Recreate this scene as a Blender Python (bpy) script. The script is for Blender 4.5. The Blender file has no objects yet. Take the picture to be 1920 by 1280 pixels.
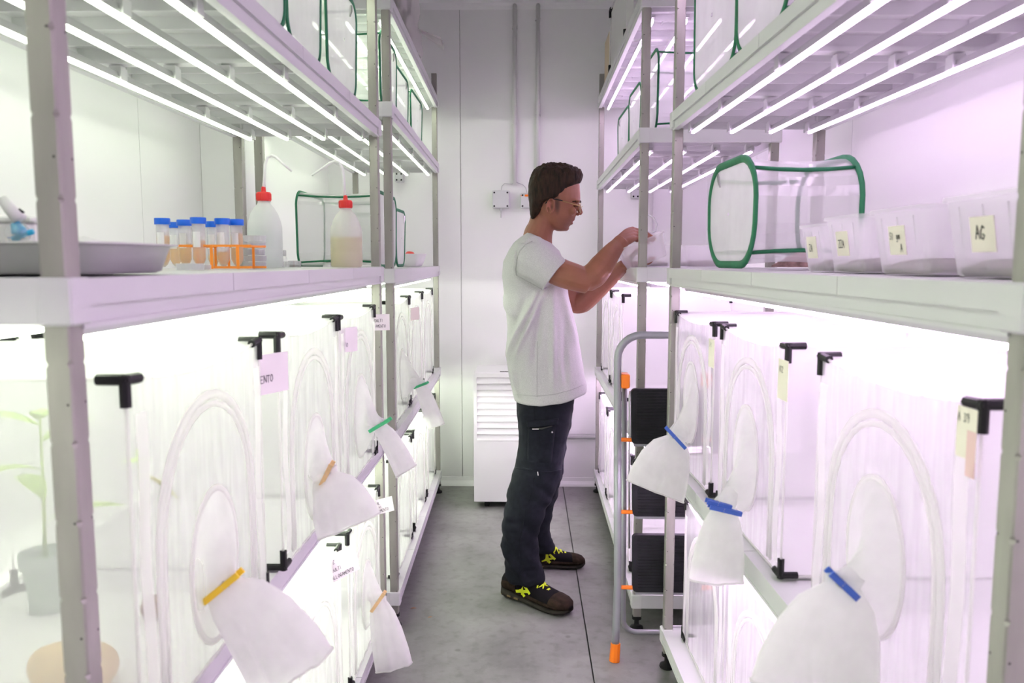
import bpy, math, random
from mathutils import Vector, Matrix, Quaternion, noise
random.seed(7)
scene = bpy.context.scene
COL = scene.collection

# ------------------------------------------------------------------ camera
F_PX, VPX, VPY, CAM_H = 1480.0, 988.0, 490.0, 1.39
pit = math.atan((640.0 - VPY) / F_PX)
yaw = math.atan((VPX - 960.0) / (F_PX / math.cos(pit)))
fw = Vector((-math.sin(yaw) * math.cos(pit), math.cos(yaw) * math.cos(pit), -math.sin(pit)))
rt = Vector((math.cos(yaw), math.sin(yaw), 0.0))
up = rt.cross(fw)
cam_data = bpy.data.cameras.new('camera')
cam = bpy.data.objects.new('camera', cam_data)
COL.objects.link(cam)
cam.matrix_world = Matrix(((rt.x, up.x, -fw.x, 0), (rt.y, up.y, -fw.y, 0), (rt.z, up.z, -fw.z, CAM_H), (0, 0, 0, 1)))
cam_data.sensor_width = 36.0
cam_data.lens = F_PX / 1920.0 * 36.0
cam_data.clip_start = 0.02
cam_data.dof.use_dof = True
cam_data.dof.focus_distance = 3.1
cam_data.dof.aperture_fstop = 5.6
scene.camera = cam

# ------------------------------------------------------------------ world, exposure
world = bpy.data.worlds.new('world')
scene.world = world
world.use_nodes = True
world.node_tree.nodes['Background'].inputs[0].default_value = (0.5, 0.5, 0.52, 1)
world.node_tree.nodes['Background'].inputs[1].default_value = 0.02
vs = scene.view_settings
vs.view_transform = 'Standard'
vs.look = 'None'
vs.gamma = 1.0
vs.use_curve_mapping = False
vs.exposure = 0.93
LED_LEFT = (0.88, 1.0, 0.76)
LED_RIGHT = (1.0, 0.71, 1.07)
LED_POWER_LOW = 28.0      # over the lower cages
LED_POWER = 14.0          # over the upper cages
LED_POWER_UP = 5.8       # over the open middle shelves
LED_POWER_TOP = 12.0      # over the upper shelves
cy = scene.cycles
cy.use_denoising = True
cy.use_light_tree = False
cy.adaptive_threshold = 0.1
cy.max_bounces = 6
cy.diffuse_bounces = 4
cy.glossy_bounces = 3
cy.transmission_bounces = 8
cy.transparent_max_bounces = 16
cy.sample_clamp_indirect = 6.0
cy.caustics_reflective = False
cy.caustics_refractive = False

# ------------------------------------------------------------------ helpers
class MB:
    def __init__(s):
        s.v = []; s.f = []; s.m = []
    def add(s, vs_, fs_, mi=0):
        o = len(s.v)
        s.v.extend([tuple(p) for p in vs_])
        for f in fs_:
            s.f.append(tuple(i + o for i in f)); s.m.append(mi)
        return s
    def box(s, x0, x1, y0, y1, z0, z1, mi=0):
        if x0 > x1: x0, x1 = x1, x0
        if y0 > y1: y0, y1 = y1, y0
        if z0 > z1: z0, z1 = z1, z0
        return s.add([(x0,y0,z0),(x1,y0,z0),(x1,y1,z0),(x0,y1,z0),(x0,y0,z1),(x1,y0,z1),(x1,y1,z1),(x0,y1,z1)],
              [(0,3,2,1),(4,5,6,7),(0,1,5,4),(1,2,6,5),(2,3,7,6),(3,0,4,7)], mi)
    def rbox(s, x0, x1, y0, y1, z0, z1, b, mi=0):
        # bevelled box: three stacked rings with chamfered corners
        def ring(i, z):
            a = b
            return [(x0+i+a,y0+i,z),(x1-i-a,y0+i,z),(x1-i,y0+i+a,z),(x1-i,y1-i-a,z),(x1-i-a,y1-i,z),(x0+i+a,y1-i,z),(x0+i,y1-i-a,z),(x0+i,y0+i+a,z)]
        return s.loft([ring(b, z0), ring(0, z0+b), ring(0, z1-b), ring(b, z1)], mi=mi)
    def obox(s, c, ax, ay, az, hx, hy, hz, mi=0):
        c = Vector(c); ax = Vector(ax).normalized(); ay = Vector(ay).normalized(); az = Vector(az).normalized()
        vs_ = []
        for k in (-1, 1):
            for (i, j) in ((-1,-1),(1,-1),(1,1),(-1,1)):
                vs_.append(c + ax*hx*i + ay*hy*j + az*hz*k)
        return s.add(vs_, [(0,3,2,1),(4,5,6,7),(0,1,5,4),(1,2,6,5),(2,3,7,6),(3,0,4,7)], mi)
    def loft(s, rings, cap=True, mi=0, closed=True):
        n = len(rings[0]); vs_ = [p for r in rings for p in r]; fs_ = []
        m = n if closed else n - 1
        for i in range(len(rings) - 1):
            for j in range(m):
                k = (j + 1) % n
                fs_.append((i*n+j, i*n+k, (i+1)*n+k, (i+1)*n+j))
        if cap and closed:
            fs_.append(tuple(reversed(range(n))))
            fs_.append(tuple(range((len(rings)-1)*n, len(rings)*n)))
        return s.add(vs_, fs_, mi)
    def tube(s, pts, r, n=8, mi=0, cap=True, flat=1.0, hint=None):
        pts = [Vector(p) for p in pts]
        rr = r if isinstance(r, (list, tuple)) else [r] * len(pts)
        t0 = (pts[1] - pts[0]).normalized()
        h = Vector(hint) if hint else (Vector((0,0,1)) if abs(t0.z) < 0.9 else Vector((1,0,0)))
        a = (h - t0 * h.dot(t0)).normalized()
        rings = []; pt = t0
        for i, p in enumerate(pts):
            if i == 0: t = t0
            elif i == len(pts)-1: t = (pts[i]-pts[i-1]).normalized()
            else: t = ((pts[i+1]-p).normalized() + (p-pts[i-1]).normalized()).normalized()
            q = pt.rotation_difference(t); a = q @ a; a = (a - t*a.dot(t)).normalized(); pt = t
            b = t.cross(a)
            rings.append([p + a*math.cos(2*math.pi*k/n)*rr[i]*flat + b*math.sin(2*math.pi*k/n)*rr[i] for k in range(n)])
        return s.loft(rings, cap, mi)
    def lathe(s, prof, n=20, c=(0,0,0), mi=0, cap=True):
        rings = [[(c[0]+r*math.cos(2*math.pi*k/n), c[1]+r*math.sin(2*math.pi*k/n), c[2]+z) for k in range(n)] for (r, z) in prof]
        return s.loft(rings, cap, mi)
    def grid(s, fn, nu, nv, mi=0):
        vs_ = [fn(i/nu, j/nv) for i in range(nu+1) for j in range(nv+1)]
        w = nv + 1
        return s.add(vs_, [(i*w+j, (i+1)*w+j, (i+1)*w+j+1, i*w+j+1) for i in range(nu) for j in range(nv)], mi)
    def ellipsoid(s, c, rx, ry, rz, n=14, m=9, mi=0, rot=None):
        rings = []
        for i in range(m+1):
            a = math.pi * (0.02 + 0.96 * i / m)
            ring = []
            for k in range(n):
                t = 2*math.pi*k/n
                p = Vector((rx*math.sin(a)*math.cos(t), ry*math.sin(a)*math.sin(t), -rz*math.cos(a)))
                if rot is not None: p = rot @ p
                ring.append(p + Vector(c))
            rings.append(ring)
        return s.loft(rings, True, mi)
    def mesh(s, name, mats, smooth=False):
        me = bpy.data.meshes.new(name)
        me.from_pydata([tuple(p) for p in s.v], [], s.f)
        for m in (mats if isinstance(mats, (list, tuple)) else [mats]): me.materials.append(m)
        if any(s.m): me.polygons.foreach_set('material_index', s.m)
        if smooth: me.polygons.foreach_set('use_smooth', [True]*len(me.polygons))
        me.update()
        return me
    def build(s, name, mats, parent=None, smooth=False, loc=None, rz=0.0):
        return link(name, s.mesh(name, mats, smooth), parent, loc, rz)

def link(name, data, parent=None, loc=None, rz=0.0):
    o = bpy.data.objects.new(name, data)
    COL.objects.link(o)
    if parent is not None: o.parent = parent
    if loc is not None: o.location = loc
    if rz: o.rotation_euler = (0, 0, rz)
    return o
def empty(name, loc=(0,0,0), rz=0.0):
    o = link(name, None, None, loc, rz); o.empty_display_size = 0.05
    return o
def tag(o, label, cat, group=None, kind=None):
    o['label'] = label; o['category'] = cat
    if group: o['group'] = group
    if kind: o['kind'] = kind
    return o
def struct(o, label=None):
    o['kind'] = 'structure'
    if label: o['label'] = label
    return o
def smooth_by_angle(o, ang=0.7):
    o.data.polygons.foreach_set('use_smooth', [True]*len(o.data.polygons))
    o.data.set_sharp_from_angle(angle=ang)
    return o

def mat(name, col, rough=0.5, metal=0.0, spec=0.5, noise_scale=None, noise_amt=0.06, bump=0.0, bump_scale=80.0, stretch=None):
    m = bpy.data.materials.new(name); m.use_nodes = True
    nt = m.node_tree; b = nt.nodes['Principled BSDF']
    b.inputs['Base Color'].default_value = (*col, 1)
    b.inputs['Roughness'].default_value = rough
    b.inputs['Metallic'].default_value = metal
    b.inputs['Specular IOR Level'].default_value = spec
    tc = None
    def coords():
        tcn = nt.nodes.new('ShaderNodeTexCoord')
        if stretch:
            mp = nt.nodes.new('ShaderNodeMapping'); mp.inputs['Scale'].default_value = stretch
            nt.links.new(tcn.outputs['Object'], mp.inputs['Vector']); return mp.outputs['Vector']
        return tcn.outputs['Object']
    if noise_scale:
        tc = coords()
        n = nt.nodes.new('ShaderNodeTexNoise'); n.inputs['Scale'].default_value = noise_scale; n.inputs['Detail'].default_value = 5
        nt.links.new(tc, n.inputs['Vector'])
        r = nt.nodes.new('ShaderNodeMapRange'); r.inputs['From Min'].default_value = 0.3; r.inputs['From Max'].default_value = 0.7
        nt.links.new(n.outputs['Fac'], r.inputs['Value'])
        mx = nt.nodes.new('ShaderNodeMix'); mx.data_type = 'RGBA'
        mx.inputs['A'].default_value = (*[max(0, c*(1-noise_amt)) for c in col], 1)
        mx.inputs['B'].default_value = (*[min(1, c*(1+noise_amt)) for c in col], 1)
        nt.links.new(r.outputs['Result'], mx.inputs['Factor'])
        nt.links.new(mx.outputs['Result'], b.inputs['Base Color'])
    if bump:
        tc = tc or coords()
        n2 = nt.nodes.new('ShaderNodeTexNoise'); n2.inputs['Scale'].default_value = bump_scale; n2.inputs['Detail'].default_value = 4
        nt.links.new(tc, n2.inputs['Vector'])
        bp = nt.nodes.new('ShaderNodeBump'); bp.inputs['Strength'].default_value = bump; bp.inputs['Distance'].default_value = 0.004
        nt.links.new(n2.outputs['Fac'], bp.inputs['Height']); nt.links.new(bp.outputs['Normal'], b.inputs['Normal'])
    return m

def sheer(name, col, opacity, translucency=0.5, gloss=0.0, wrinkle=None, vary=0.0, vary_scale=8.0, rough=0.2, stretch=(1,1,1)):
    """thin see-through cloth or film: a share of holes, the rest diffuses light on both sides"""
    m = bpy.data.materials.new(name); m.use_nodes = True
    nt = m.node_tree; nt.nodes.clear(); L = nt.links.new
    out = nt.nodes.new('ShaderNodeOutputMaterial')
    tr = nt.nodes.new('ShaderNodeBsdfTransparent')
    di = nt.nodes.new('ShaderNodeBsdfDiffuse'); di.inputs['Color'].default_value = (*col, 1)
    tl = nt.nodes.new('ShaderNodeBsdfTranslucent'); tl.inputs['Color'].default_value = (*col, 1)
    m1 = nt.nodes.new('ShaderNodeMixShader'); m1.inputs[0].default_value = translucency
    L(di.outputs[0], m1.inputs[1]); L(tl.outputs[0], m1.inputs[2])
    m2 = nt.nodes.new('ShaderNodeMixShader'); m2.inputs[0].default_value = opacity
    L(tr.outputs[0], m2.inputs[1]); L(m1.outputs[0], m2.inputs[2])
    tc = nt.nodes.new('ShaderNodeTexCoord'); mp = nt.nodes.new('ShaderNodeMapping'); mp.inputs['Scale'].default_value = stretch
    L(tc.outputs['Object'], mp.inputs['Vector'])
    if vary:
        n = nt.nodes.new('ShaderNodeTexNoise'); n.inputs['Scale'].default_value = vary_scale; n.inputs['Detail'].default_value = 3
        L(mp.outputs[0], n.inputs['Vector'])
        r = nt.nodes.new('ShaderNodeMapRange'); r.inputs['From Min'].default_value = 0.3; r.inputs['From Max'].default_value = 0.7
        r.inputs['To Min'].default_value = max(0, opacity - vary); r.inputs['To Max'].default_value = min(1, opacity + vary)
        L(n.outputs['Fac'], r.inputs['Value']); L(r.outputs[0], m2.inputs[0])
    last = m2
    if gloss:
        gl = nt.nodes.new('ShaderNodeBsdfGlossy'); gl.inputs['Roughness'].default_value = rough
        if wrinkle:
            n2 = nt.nodes.new('ShaderNodeTexNoise'); n2.inputs['Scale'].default_value = wrinkle; n2.inputs['Detail'].default_value = 3
            L(mp.outputs[0], n2.inputs['Vector'])
            bp = nt.nodes.new('ShaderNodeBump'); bp.inputs['Strength'].default_value = 0.8; bp.inputs['Distance'].default_value = 0.01
            L(n2.outputs['Fac'], bp.inputs['Height']); L(bp.outputs[0], gl.inputs['Normal'])
        m3 = nt.nodes.new('ShaderNodeMixShader'); m3.inputs[0].default_value = gloss
        L(last.outputs[0], m3.inputs[1]); L(gl.outputs[0], m3.inputs[2]); last = m3
    L(last.outputs[0], out.inputs[0])
    return m

def emit(name, col, power):
    m = bpy.data.materials.new(name); m.use_nodes = True
    nt = m.node_tree; nt.nodes.clear()
    out = nt.nodes.new('ShaderNodeOutputMaterial'); e = nt.nodes.new('ShaderNodeEmission')
    e.inputs[0].default_value = (*col, 1); e.inputs[1].default_value = power
    nt.links.new(e.outputs[0], out.inputs[0])
    m.cycles.emission_sampling = 'FRONT'
    return m

M = {}
M['wall'] = mat('wall_panel_white', (0.86, 0.86, 0.86), 0.45, noise_scale=2.0, noise_amt=0.015)
M['wall_joint'] = mat('wall_joint_grey', (0.45, 0.45, 0.45), 0.7)
M['ceiling'] = mat('ceiling_white', (0.86, 0.86, 0.87), 0.6, noise_scale=2.0, noise_amt=0.02)
M['joint'] = mat('floor_joint_dark', (0.10, 0.10, 0.10), 0.9)
M['steel'] = mat('post_anodised', (0.33, 0.32, 0.29), 0.42, metal=0.35, noise_scale=6.0, noise_amt=0.12, stretch=(4, 4, 1))
M['hole'] = mat('dark_hole', (0.05, 0.05, 0.05), 0.8)
M['polymer'] = mat('shelf_polymer', (0.67, 0.67, 0.68), 0.42, noise_scale=3.0, noise_amt=0.02)
M['polymer_dark'] = mat('shelf_rail', (0.52, 0.52, 0.53), 0.4, metal=0.3)
M['rubber'] = mat('black_rubber', (0.008, 0.008, 0.009), 0.5, spec=0.3)
M['led_body'] = mat('led_profile', (0.55, 0.55, 0.56), 0.35, metal=0.6)
M['led_L'] = emit('led_cool_white', LED_LEFT, LED_POWER)
M['led_R'] = emit('led_pinkish_white', LED_RIGHT, LED_POWER)
M['led_L1'] = emit('led_cool_white_lower', LED_LEFT, LED_POWER_LOW)
M['led_R1'] = emit('led_pinkish_white_lower', LED_RIGHT, LED_POWER_LOW)
M['led_L3'] = emit('led_cool_white_top', LED_LEFT, LED_POWER_TOP)
M['led_R3'] = emit('led_pinkish_white_top', LED_RIGHT, LED_POWER_TOP)
M['led_L2'] = emit('led_cool_white_upper', LED_LEFT, LED_POWER_UP)
M['led_R2'] = emit('led_pinkish_white_upper', LED_RIGHT, LED_POWER_UP)
M['white_plastic'] = mat('white_plastic', (0.78, 0.78, 0.78), 0.35)
M['net'] = sheer('cage_net_white', (0.86, 0.86, 0.86), 0.50, 0.5)
M['net_top'] = sheer('cage_top_cloth', (0.88, 0.88, 0.88), 0.62, 0.5)
M['film'] = sheer('cage_clear_film', (0.88, 0.88, 0.88), 0.36, 0.5, gloss=0.05, wrinkle=9.0, vary=0.07, vary_scale=7.0, stretch=(6, 6, 0.5))
M['sleeve'] = sheer('sleeve_voile', (0.97, 0.97, 0.96), 0.86, 0.66, vary=0.06, vary_scale=14.0)
M['band'] = sheer('cage_white_band', (0.95, 0.95, 0.93), 0.80, 0.68)
M['rod'] = sheer('white_rod', (0.95, 0.95, 0.92), 0.5, 0.6)
M['liner'] = mat('cage_floor_white', (0.82, 0.82, 0.82), 0.5)

def floor_mat():
    m = bpy.data.materials.new('concrete_floor'); m.use_nodes = True
    nt = m.node_tree; b = nt.nodes['Principled BSDF']; L = nt.links.new
    tc = nt.nodes.new('ShaderNodeTexCoord')
    n1 = nt.nodes.new('ShaderNodeTexNoise'); n1.inputs['Scale'].default_value = 3.2; n1.inputs['Detail'].default_value = 9; n1.inputs['Roughness'].default_value = 0.62
    n2 = nt.nodes.new('ShaderNodeTexNoise'); n2.inputs['Scale'].default_value = 24; n2.inputs['Detail'].default_value = 5
    n3 = nt.nodes.new('ShaderNodeTexNoise'); n3.inputs['Scale'].default_value = 260; n3.inputs['Detail'].default_value = 2
    for n in (n1, n2, n3): L(tc.outputs['Object'], n.inputs['Vector'])
    r1 = nt.nodes.new('ShaderNodeValToRGB')
    r1.color_ramp.elements[0].position = 0.33; r1.color_ramp.elements[0].color = (0.165, 0.165, 0.158, 1)
    r1.color_ramp.elements[1].position = 0.66; r1.color_ramp.elements[1].color = (0.265, 0.265, 0.255, 1)
    L(n1.outputs['Fac'], r1.inputs[0])
    r2 = nt.nodes.new('ShaderNodeValToRGB')
    r2.color_ramp.elements[0].position = 0.30; r2.color_ramp.elements[0].color = (0.72, 0.72, 0.70, 1)
    r2.color_ramp.elements[1].position = 0.50; r2.color_ramp.elements[1].color = (1, 1, 1, 1)
    L(n2.outputs['Fac'], r2.inputs[0])
    mx = nt.nodes.new('ShaderNodeMix'); mx.data_type = 'RGBA'; mx.blend_type = 'MULTIPLY'; mx.inputs['Factor'].default_value = 0.7
    L(r1.outputs[0], mx.inputs['A']); L(r2.outputs[0], mx.inputs['B'])
    v = nt.nodes.new('ShaderNodeTexVoronoi'); v.inputs['Scale'].default_value = 5.5
    L(tc.outputs['Object'], v.inputs['Vector'])
    r3 = nt.nodes.new('ShaderNodeValToRGB')
    r3.color_ramp.elements[0].position = 0.035; r3.color_ramp.elements[0].color = (0.45, 0.44, 0.42, 1)
    r3.color_ramp.elements[1].position = 0.075; r3.color_ramp.elements[1].color = (1, 1, 1, 1)
    L(v.outputs['Distance'], r3.inputs[0])
    mx2 = nt.nodes.new('ShaderNodeMix'); mx2.data_type = 'RGBA'; mx2.blend_type = 'MULTIPLY'; mx2.inputs['Factor'].default_value = 0.55
    L(mx.outputs['Result'], mx2.inputs['A']); L(r3.outputs[0], mx2.inputs['B'])
    L(mx2.outputs['Result'], b.inputs['Base Color'])
    b.inputs['Roughness'].default_value = 0.5
    bp = nt.nodes.new('ShaderNodeBump'); bp.inputs['Strength'].default_value = 0.15; bp.inputs['Distance'].default_value = 0.003
    L(n3.outputs['Fac'], bp.inputs['Height']); L(bp.outputs[0], b.inputs['Normal'])
    return m
M['floor'] = floor_mat()

# ------------------------------------------------------------------ the room
XL, XR, YB, YF, ZC = -1.20, 1.08, 4.82, -1.30, 2.895
fl = struct(MB().box(XL-0.1, XR+0.1, YF-0.1, YB+0.1, -0.12, -0.008).build('floor', M['joint']))
MB().box(XL-0.1, 0.2235, YF-0.1, YB+0.1, -0.008, 0.0).build('floor_slab', M['floor'], fl)
MB().box(0.2285, XR+0.1, YF-0.1, YB+0.1, -0.008, 0.0).build('floor_slab', M['floor'], fl)
struct(MB().box(XL-0.1, XR+0.1, YF-0.1, YB+0.1, ZC, ZC+0.1).build('ceiling', M['ceiling']))
def panel_wall(name, axis, c0, c1, joints, a0, a1):
    # backing plus upright insulated panels with a narrow groove between them
    back = MB()
    if axis == 'y': back.box(a0, a1, c0 + (0.012 if c1 > c0 else -0.012), c1, 0, ZC)
    else: back.box(c0 + (0.012 if c1 > c0 else -0.012), c1, a0, a1, 0, ZC)
    w = struct(back.build(name, M['wall_joint']))
    es = [a0] + joints + [a1]
    for i in range(len(es) - 1):
        p0 = es[i] + (0.0015 if i else 0); p1 = es[i+1] - (0.0015 if i < len(es)-2 else 0)
        b = MB(); q = 0.012 if c1 > c0 else -0.012
        if axis == 'y': b.box(p0, p1, c0, c0 + q, 0, ZC)
        else: b.box(c0, c0 + q, p0, p1, 0, ZC)
        b.build('wall_panel', M['wall'], w)
    return w
panel_wall('wall_back', 'y', YB, YB+0.1, [-0.40, 0.70], XL-0.1, XR+0.1)
panel_wall('wall_left', 'x', XL, XL-0.1, [-0.83, 0.27, 1.37, 2.47, 3.57], YF, YB)
panel_wall('wall_right', 'x', XR, XR+0.1, [-0.6, 0.5, 1.6, 2.7, 3.8], YF, YB)
panel_wall('wall_front', 'y', YF, YF-0.1, [-0.1], XL-0.1, XR+0.1)
struct(MB().loft([[(XL, YB, 0), (XL, YB-0.03, 0), (XL, YB-0.024, 0.012), (XL, YB-0.008, 0.03), (XL, YB-0.004, 0.05), (XL, YB, 0.052)],
                  [(XR, YB, 0), (XR, YB-0.03, 0), (XR, YB-0.024, 0.012), (XR, YB-0.008, 0.03), (XR, YB-0.004, 0.05), (XR, YB, 0.052)]]).build('baseboard_back', M['wall']))
struct(MB().box(XL, XL+0.012, YF, YB-0.03, 0, 0.05).build('baseboard_left', M['wall']))
struct(MB().box(XR-0.012, XR, YF, YB-0.03, 0, 0.05).build('baseboard_right', M['wall']))
struct(MB().loft([[(XL, YB, ZC), (XL, YB-0.03, ZC), (XL, YB-0.012, ZC-0.012), (XL, YB, ZC-0.03)], [(XR, YB, ZC), (XR, YB-0.03, ZC), (XR, YB-0.012, ZC-0.012), (XR, YB, ZC-0.03)]]).build('trim_1', M['ceiling']))
struct(MB().rbox(XL-0.001, -1.035, 2.93, 3.22, 0.0, ZC-0.002, 0.004).build('trim_2', M['wall']), 'white boxed pilaster on the left wall')

# ------------------------------------------------------------------ shelving units
class Rack:
    def __init__(s, side, near, far, tiers, depth, label, panels, mount, skip=(), group='metal shelving units with led lights'):
        s.side = side; s.tiers = tiers; s.D = depth
        s.o = Vector((near[0], near[1], 0)); d = Vector((far[0]-near[0], far[1]-near[1], 0))
        s.L = d.length; s.rz = math.atan2(-d.x, d.y)
        s.mx = Matrix.Translation(s.o) @ Matrix.Rotation(s.rz, 4, 'Z')
        s.inv = s.mx.inverted()
        s.root = empty('shelving_unit', s.o, s.rz)
        tag(s.root, label, 'shelving', group)
        s.build(panels, mount, skip)
    def P(s, u, v, z):          # u = depth behind the front rim, v = along the aisle
        return s.mx @ Vector((s.side*u, v, z))
    def uvz(s, p):
        q = s.inv @ Vector(p); return (s.side*q.x, q.y, q.z)
    def build(s, panels, mount, skip):
        sd = s.side; PW = 0.030; top = 2.46
        # posts with notched corners
        def ring(u, v, z, c):
            h = PW/2; x = sd*u
            pts = [(-h+c,-h),(h-c,-h),(h,-h+c),(h,h-c),(h-c,h),(-h+c,h),(-h,h-c),(-h,-h+c)]
            return [(x+a, v+b, z) for a, b in pts]
        for u in (0.022, s.D-0.022):
            for v in (0.020, s.L-0.020):
                rings = []; zz = 0.055
                rings.append(ring(u, v, zz, 0.0022)); z = 0.10
                while z < top-0.02:
                    rings += [ring(u, v, z-0.0045, 0.0022), ring(u, v, z, 0.0050), ring(u, v, z+0.0045, 0.0022)]
                    z += 0.0905
                rings.append(ring(u, v, top, 0.0022))
                po = MB().loft(rings).build('post', M['steel'], s.root)
                z = 0.145
                while z < top-0.05:
                    for (dx, dy) in ((-sd,0),(0,-1)):
                        cx = sd*u + dx*(PW/2+0.0003); cy_ = v + dy*(PW/2+0.0003)
                        n = 6; off = 0.009; hb = MB()
                        ring_ = []
                        for k in range(n):
                            a = 2*math.pi*k/n; r = 0.0017
                            if dx: ring_.append((cx, cy_ + off + r*math.cos(a), z + r*math.sin(a)))
                            else: ring_.append((cx + sd*off*-1 + r*math.cos(a), cy_, z + r*math.sin(a)))
                        hb.add(ring_, [tuple(range(n))]).build('peg_hole', M['hole'], po)
                    z += 0.0905*1.5
                f = MB(); x = sd*u
                f.lathe([(0.024, 0.0), (0.026, 0.004), (0.024, 0.011), (0.011, 0.018), (0.009, 0.024), (0.009, 0.040), (0.018, 0.042), (0.018, 0.052), (0.012, 0.056)], 18, (x, v, 0))
                f.build('levelling_foot', M['rubber'], s.root, smooth=False)
        pl = (s.L - 0.030) / panels
        # panel mesh shared by every tier
        pm = MB(); D = s.D; g = 0.0012
        y0, y1 = g, pl-g
        xa, xb = 0.0, D
        pm.box(sd*xa, sd*xb, y0, y1, -0.006, 0.0)
        pm.box(sd*xa, sd*(xa+0.007), y0, y1, -0.030, -0.006)
        pm.box(sd*(xb-0.007), sd*xb, y0, y1, -0.030, -0.006)
        nr = 5
        for k in range(nr):
            yy = y0 + 0.006 + (y1 - y0 - 0.012) * k/(nr-1)
            pm.box(sd*(xa+0.007), sd*(xb-0.007), yy-0.0025, yy+0.0025, -0.030, -0.006)
            # rounded gussets where a rib meets the edge
            for ee, ss in ((xa+0.007, 1), (xb-0.007, -1)):
                pts = [(sd*(ee), yy+0.003, -0.028), (sd*(ee), yy+0.040, -0.028), (sd*(ee+ss*0.03), yy+0.010, -0.028), (sd*(ee+ss*0.035), yy+0.003, -0.028)]
                if k < nr-1:
                    top_ = [(a, b, -0.006) for a, b, c in pts]
                    pm.loft([pts, top_])
        for k in (1, 2, 3):
            xx = xa + (xb-xa)*k/4
            pm.box(sd*(xx-0.0012), sd*(xx+0.0012), y0+0.12*pl, y0+0.40*pl, -0.016, -0.006)
            pm.box(sd*(xx-0.0012), sd*(xx+0.0012), y0+0.60*pl, y0+0.86*pl, -0.016, -0.006)
        pmesh = pm.mesh('panel', M['polymer'])
        # led bar meshes shared by every tier
        ll = s.L - 0.19
        lb = MB(); lb.box(-0.0065, 0.0065, -0.02, ll+0.02, 0.006, 0.020); lb.box(-0.006, 0.006, -0.035, -0.02, 0.007, 0.017); lb.box(-0.006, 0.006, ll+0.02, ll+0.035, 0.007, 0.017)
        lbm = lb.mesh('led_bar', M['led_body'])
        le = MB()
        pr = [(0.0052, 0.006), (0.0044, -0.001), (-0.0044, -0.001), (-0.0052, 0.006)]
        le.loft([[(a, 0.0, b) for a, b in pr], [(a, ll, b) for a, b in pr]], cap=False, closed=False)
        lem = le.mesh('led_diffuser', M['led_L'] if sd < 0 else M['led_R'])
        lem1 = le.mesh('led_diffuser', M['led_L1'] if sd < 0 else M['led_R1'])
        lem3 = le.mesh('led_diffuser', M['led_L3'] if sd < 0 else M['led_R3'])
        lem2 = le.mesh('led_diffuser', M['led_L2'] if sd < 0 else M['led_R2'])
        clip = MB(); clip.box(-0.013, 0.013, -0.012, 0.012, 0.012, 0.034); clip.box(-0.015, -0.011, -0.014, 0.014, 0.004, 0.030); clip.box(0.011, 0.015, -0.014, 0.014, 0.004, 0.030)
        clm = clip.mesh('clip', M['polymer'])
        for ti, z in enumerate(s.tiers):
            sh = MB()
            # long rails and end beams under the panels
            for xa_, xb_ in ((0.007, 0.019), (D-0.019, D-0.007)):
                sh.box(sd*xa_, sd*xb_, 0.03, s.L-0.03, z-0.054, z-0.030)
                sh.box(sd*(xa_-0.003), sd*(xb_+0.003), 0.03, s.L-0.03, z-0.057, z-0.051)
            for (ya, yb) in ((0.0, 0.012), (s.L-0.012, s.L)):
                sh.box(sd*0.008, sd*(D-0.008), ya, yb, z-0.050, z+0.0012)
            # corner brackets around the posts
            for u0, u1 in ((-0.001, 0.040), (D-0.040, D+0.001)):
                for v0, v1 in ((-0.001, 0.042), (s.L-0.042, s.L+0.001)):
                    sh.rbox(sd*u0 if sd > 0 else sd*u1, sd*u1 if sd > 0 else sd*u0, v0, v1, z-0.052, z+0.0018, 0.003)
            # cross bars at the panel joints
            for k in range(1, panels):
                yy = 0.015 + pl*k
                sh.box(sd*0.02, sd*(D-0.02), yy-0.018, yy+0.018, z-0.040, z-0.030)
            so = sh.build('shelf', M['polymer'], s.root)
            for k in range(panels):
                link('panel', pmesh, so, (0, 0.015 + pl*k, z))
            if ti == 0 or ti in skip: continue
            for k in range(4):
                u = 0.033 + 0.1215*k + 0.02
                bo = link('led_bar', lbm, so, (sd*u, 0.095, z-0.077))
                bo['label'] = 'slim white led light bar'
                link('led_diffuser', (lem1, lem1, lem, lem2, lem3)[ti], so, (sd*u, 0.095, z-0.077))
                for kk in range(panels+1):
                    yy = 0.015 + pl*kk; yy = min(max(yy, 0.11), s.L-0.11)
                    if ti in mount: link('clip', clm, so, (sd*u, yy, z-0.077))

LN = Rack(-1, (-0.497, 0.852), (-0.497, 2.742), (0.140, 0.772, 1.371, 1.865, 2.345), 0.507,
          'near left shelving unit with a steel tray and wash bottles, lit cool white', 4, (3,))
LFK = Rack(-1, (-0.480, 2.872), (-0.513, 4.670), (0.140, 0.762, 1.362, 1.955, 2.325), 0.507,
          'far left shelving unit touching the back wall, lit cool white', 4, (3,))
RN = Rack(1, (0.5072, 0.815), (0.462, 2.622), (0.140, 0.746, 1.367, 1.865, 2.345), 0.500,
          'near right shelving unit with labelled tubs on it, lit pinkish white', 4, (3,))
RF = Rack(1, (0.397, 2.865), (0.408, 4.700), (0.140, 0.765, 1.367, 1.860, 2.325), 0.503,
          'far right shelving unit behind the step ladder, lit pinkish white', 4, (3,))
# rows inferred to go on past the camera: unseen units, added for their light
LB = Rack(-1, (-0.497, -1.19), (-0.497, 0.700), (0.140, 0.772, 1.371, 1.865, 2.345), 0.507,
          'left shelving unit beside the camera, out of the frame', 4, (), (1,))
RB = Rack(1, (0.515, -1.19), (0.512, 0.660), (0.140, 0.746, 1.367, 1.865, 2.345), 0.500,
          'right shelving unit beside the camera, out of the frame', 4, (), (1,))

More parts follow.
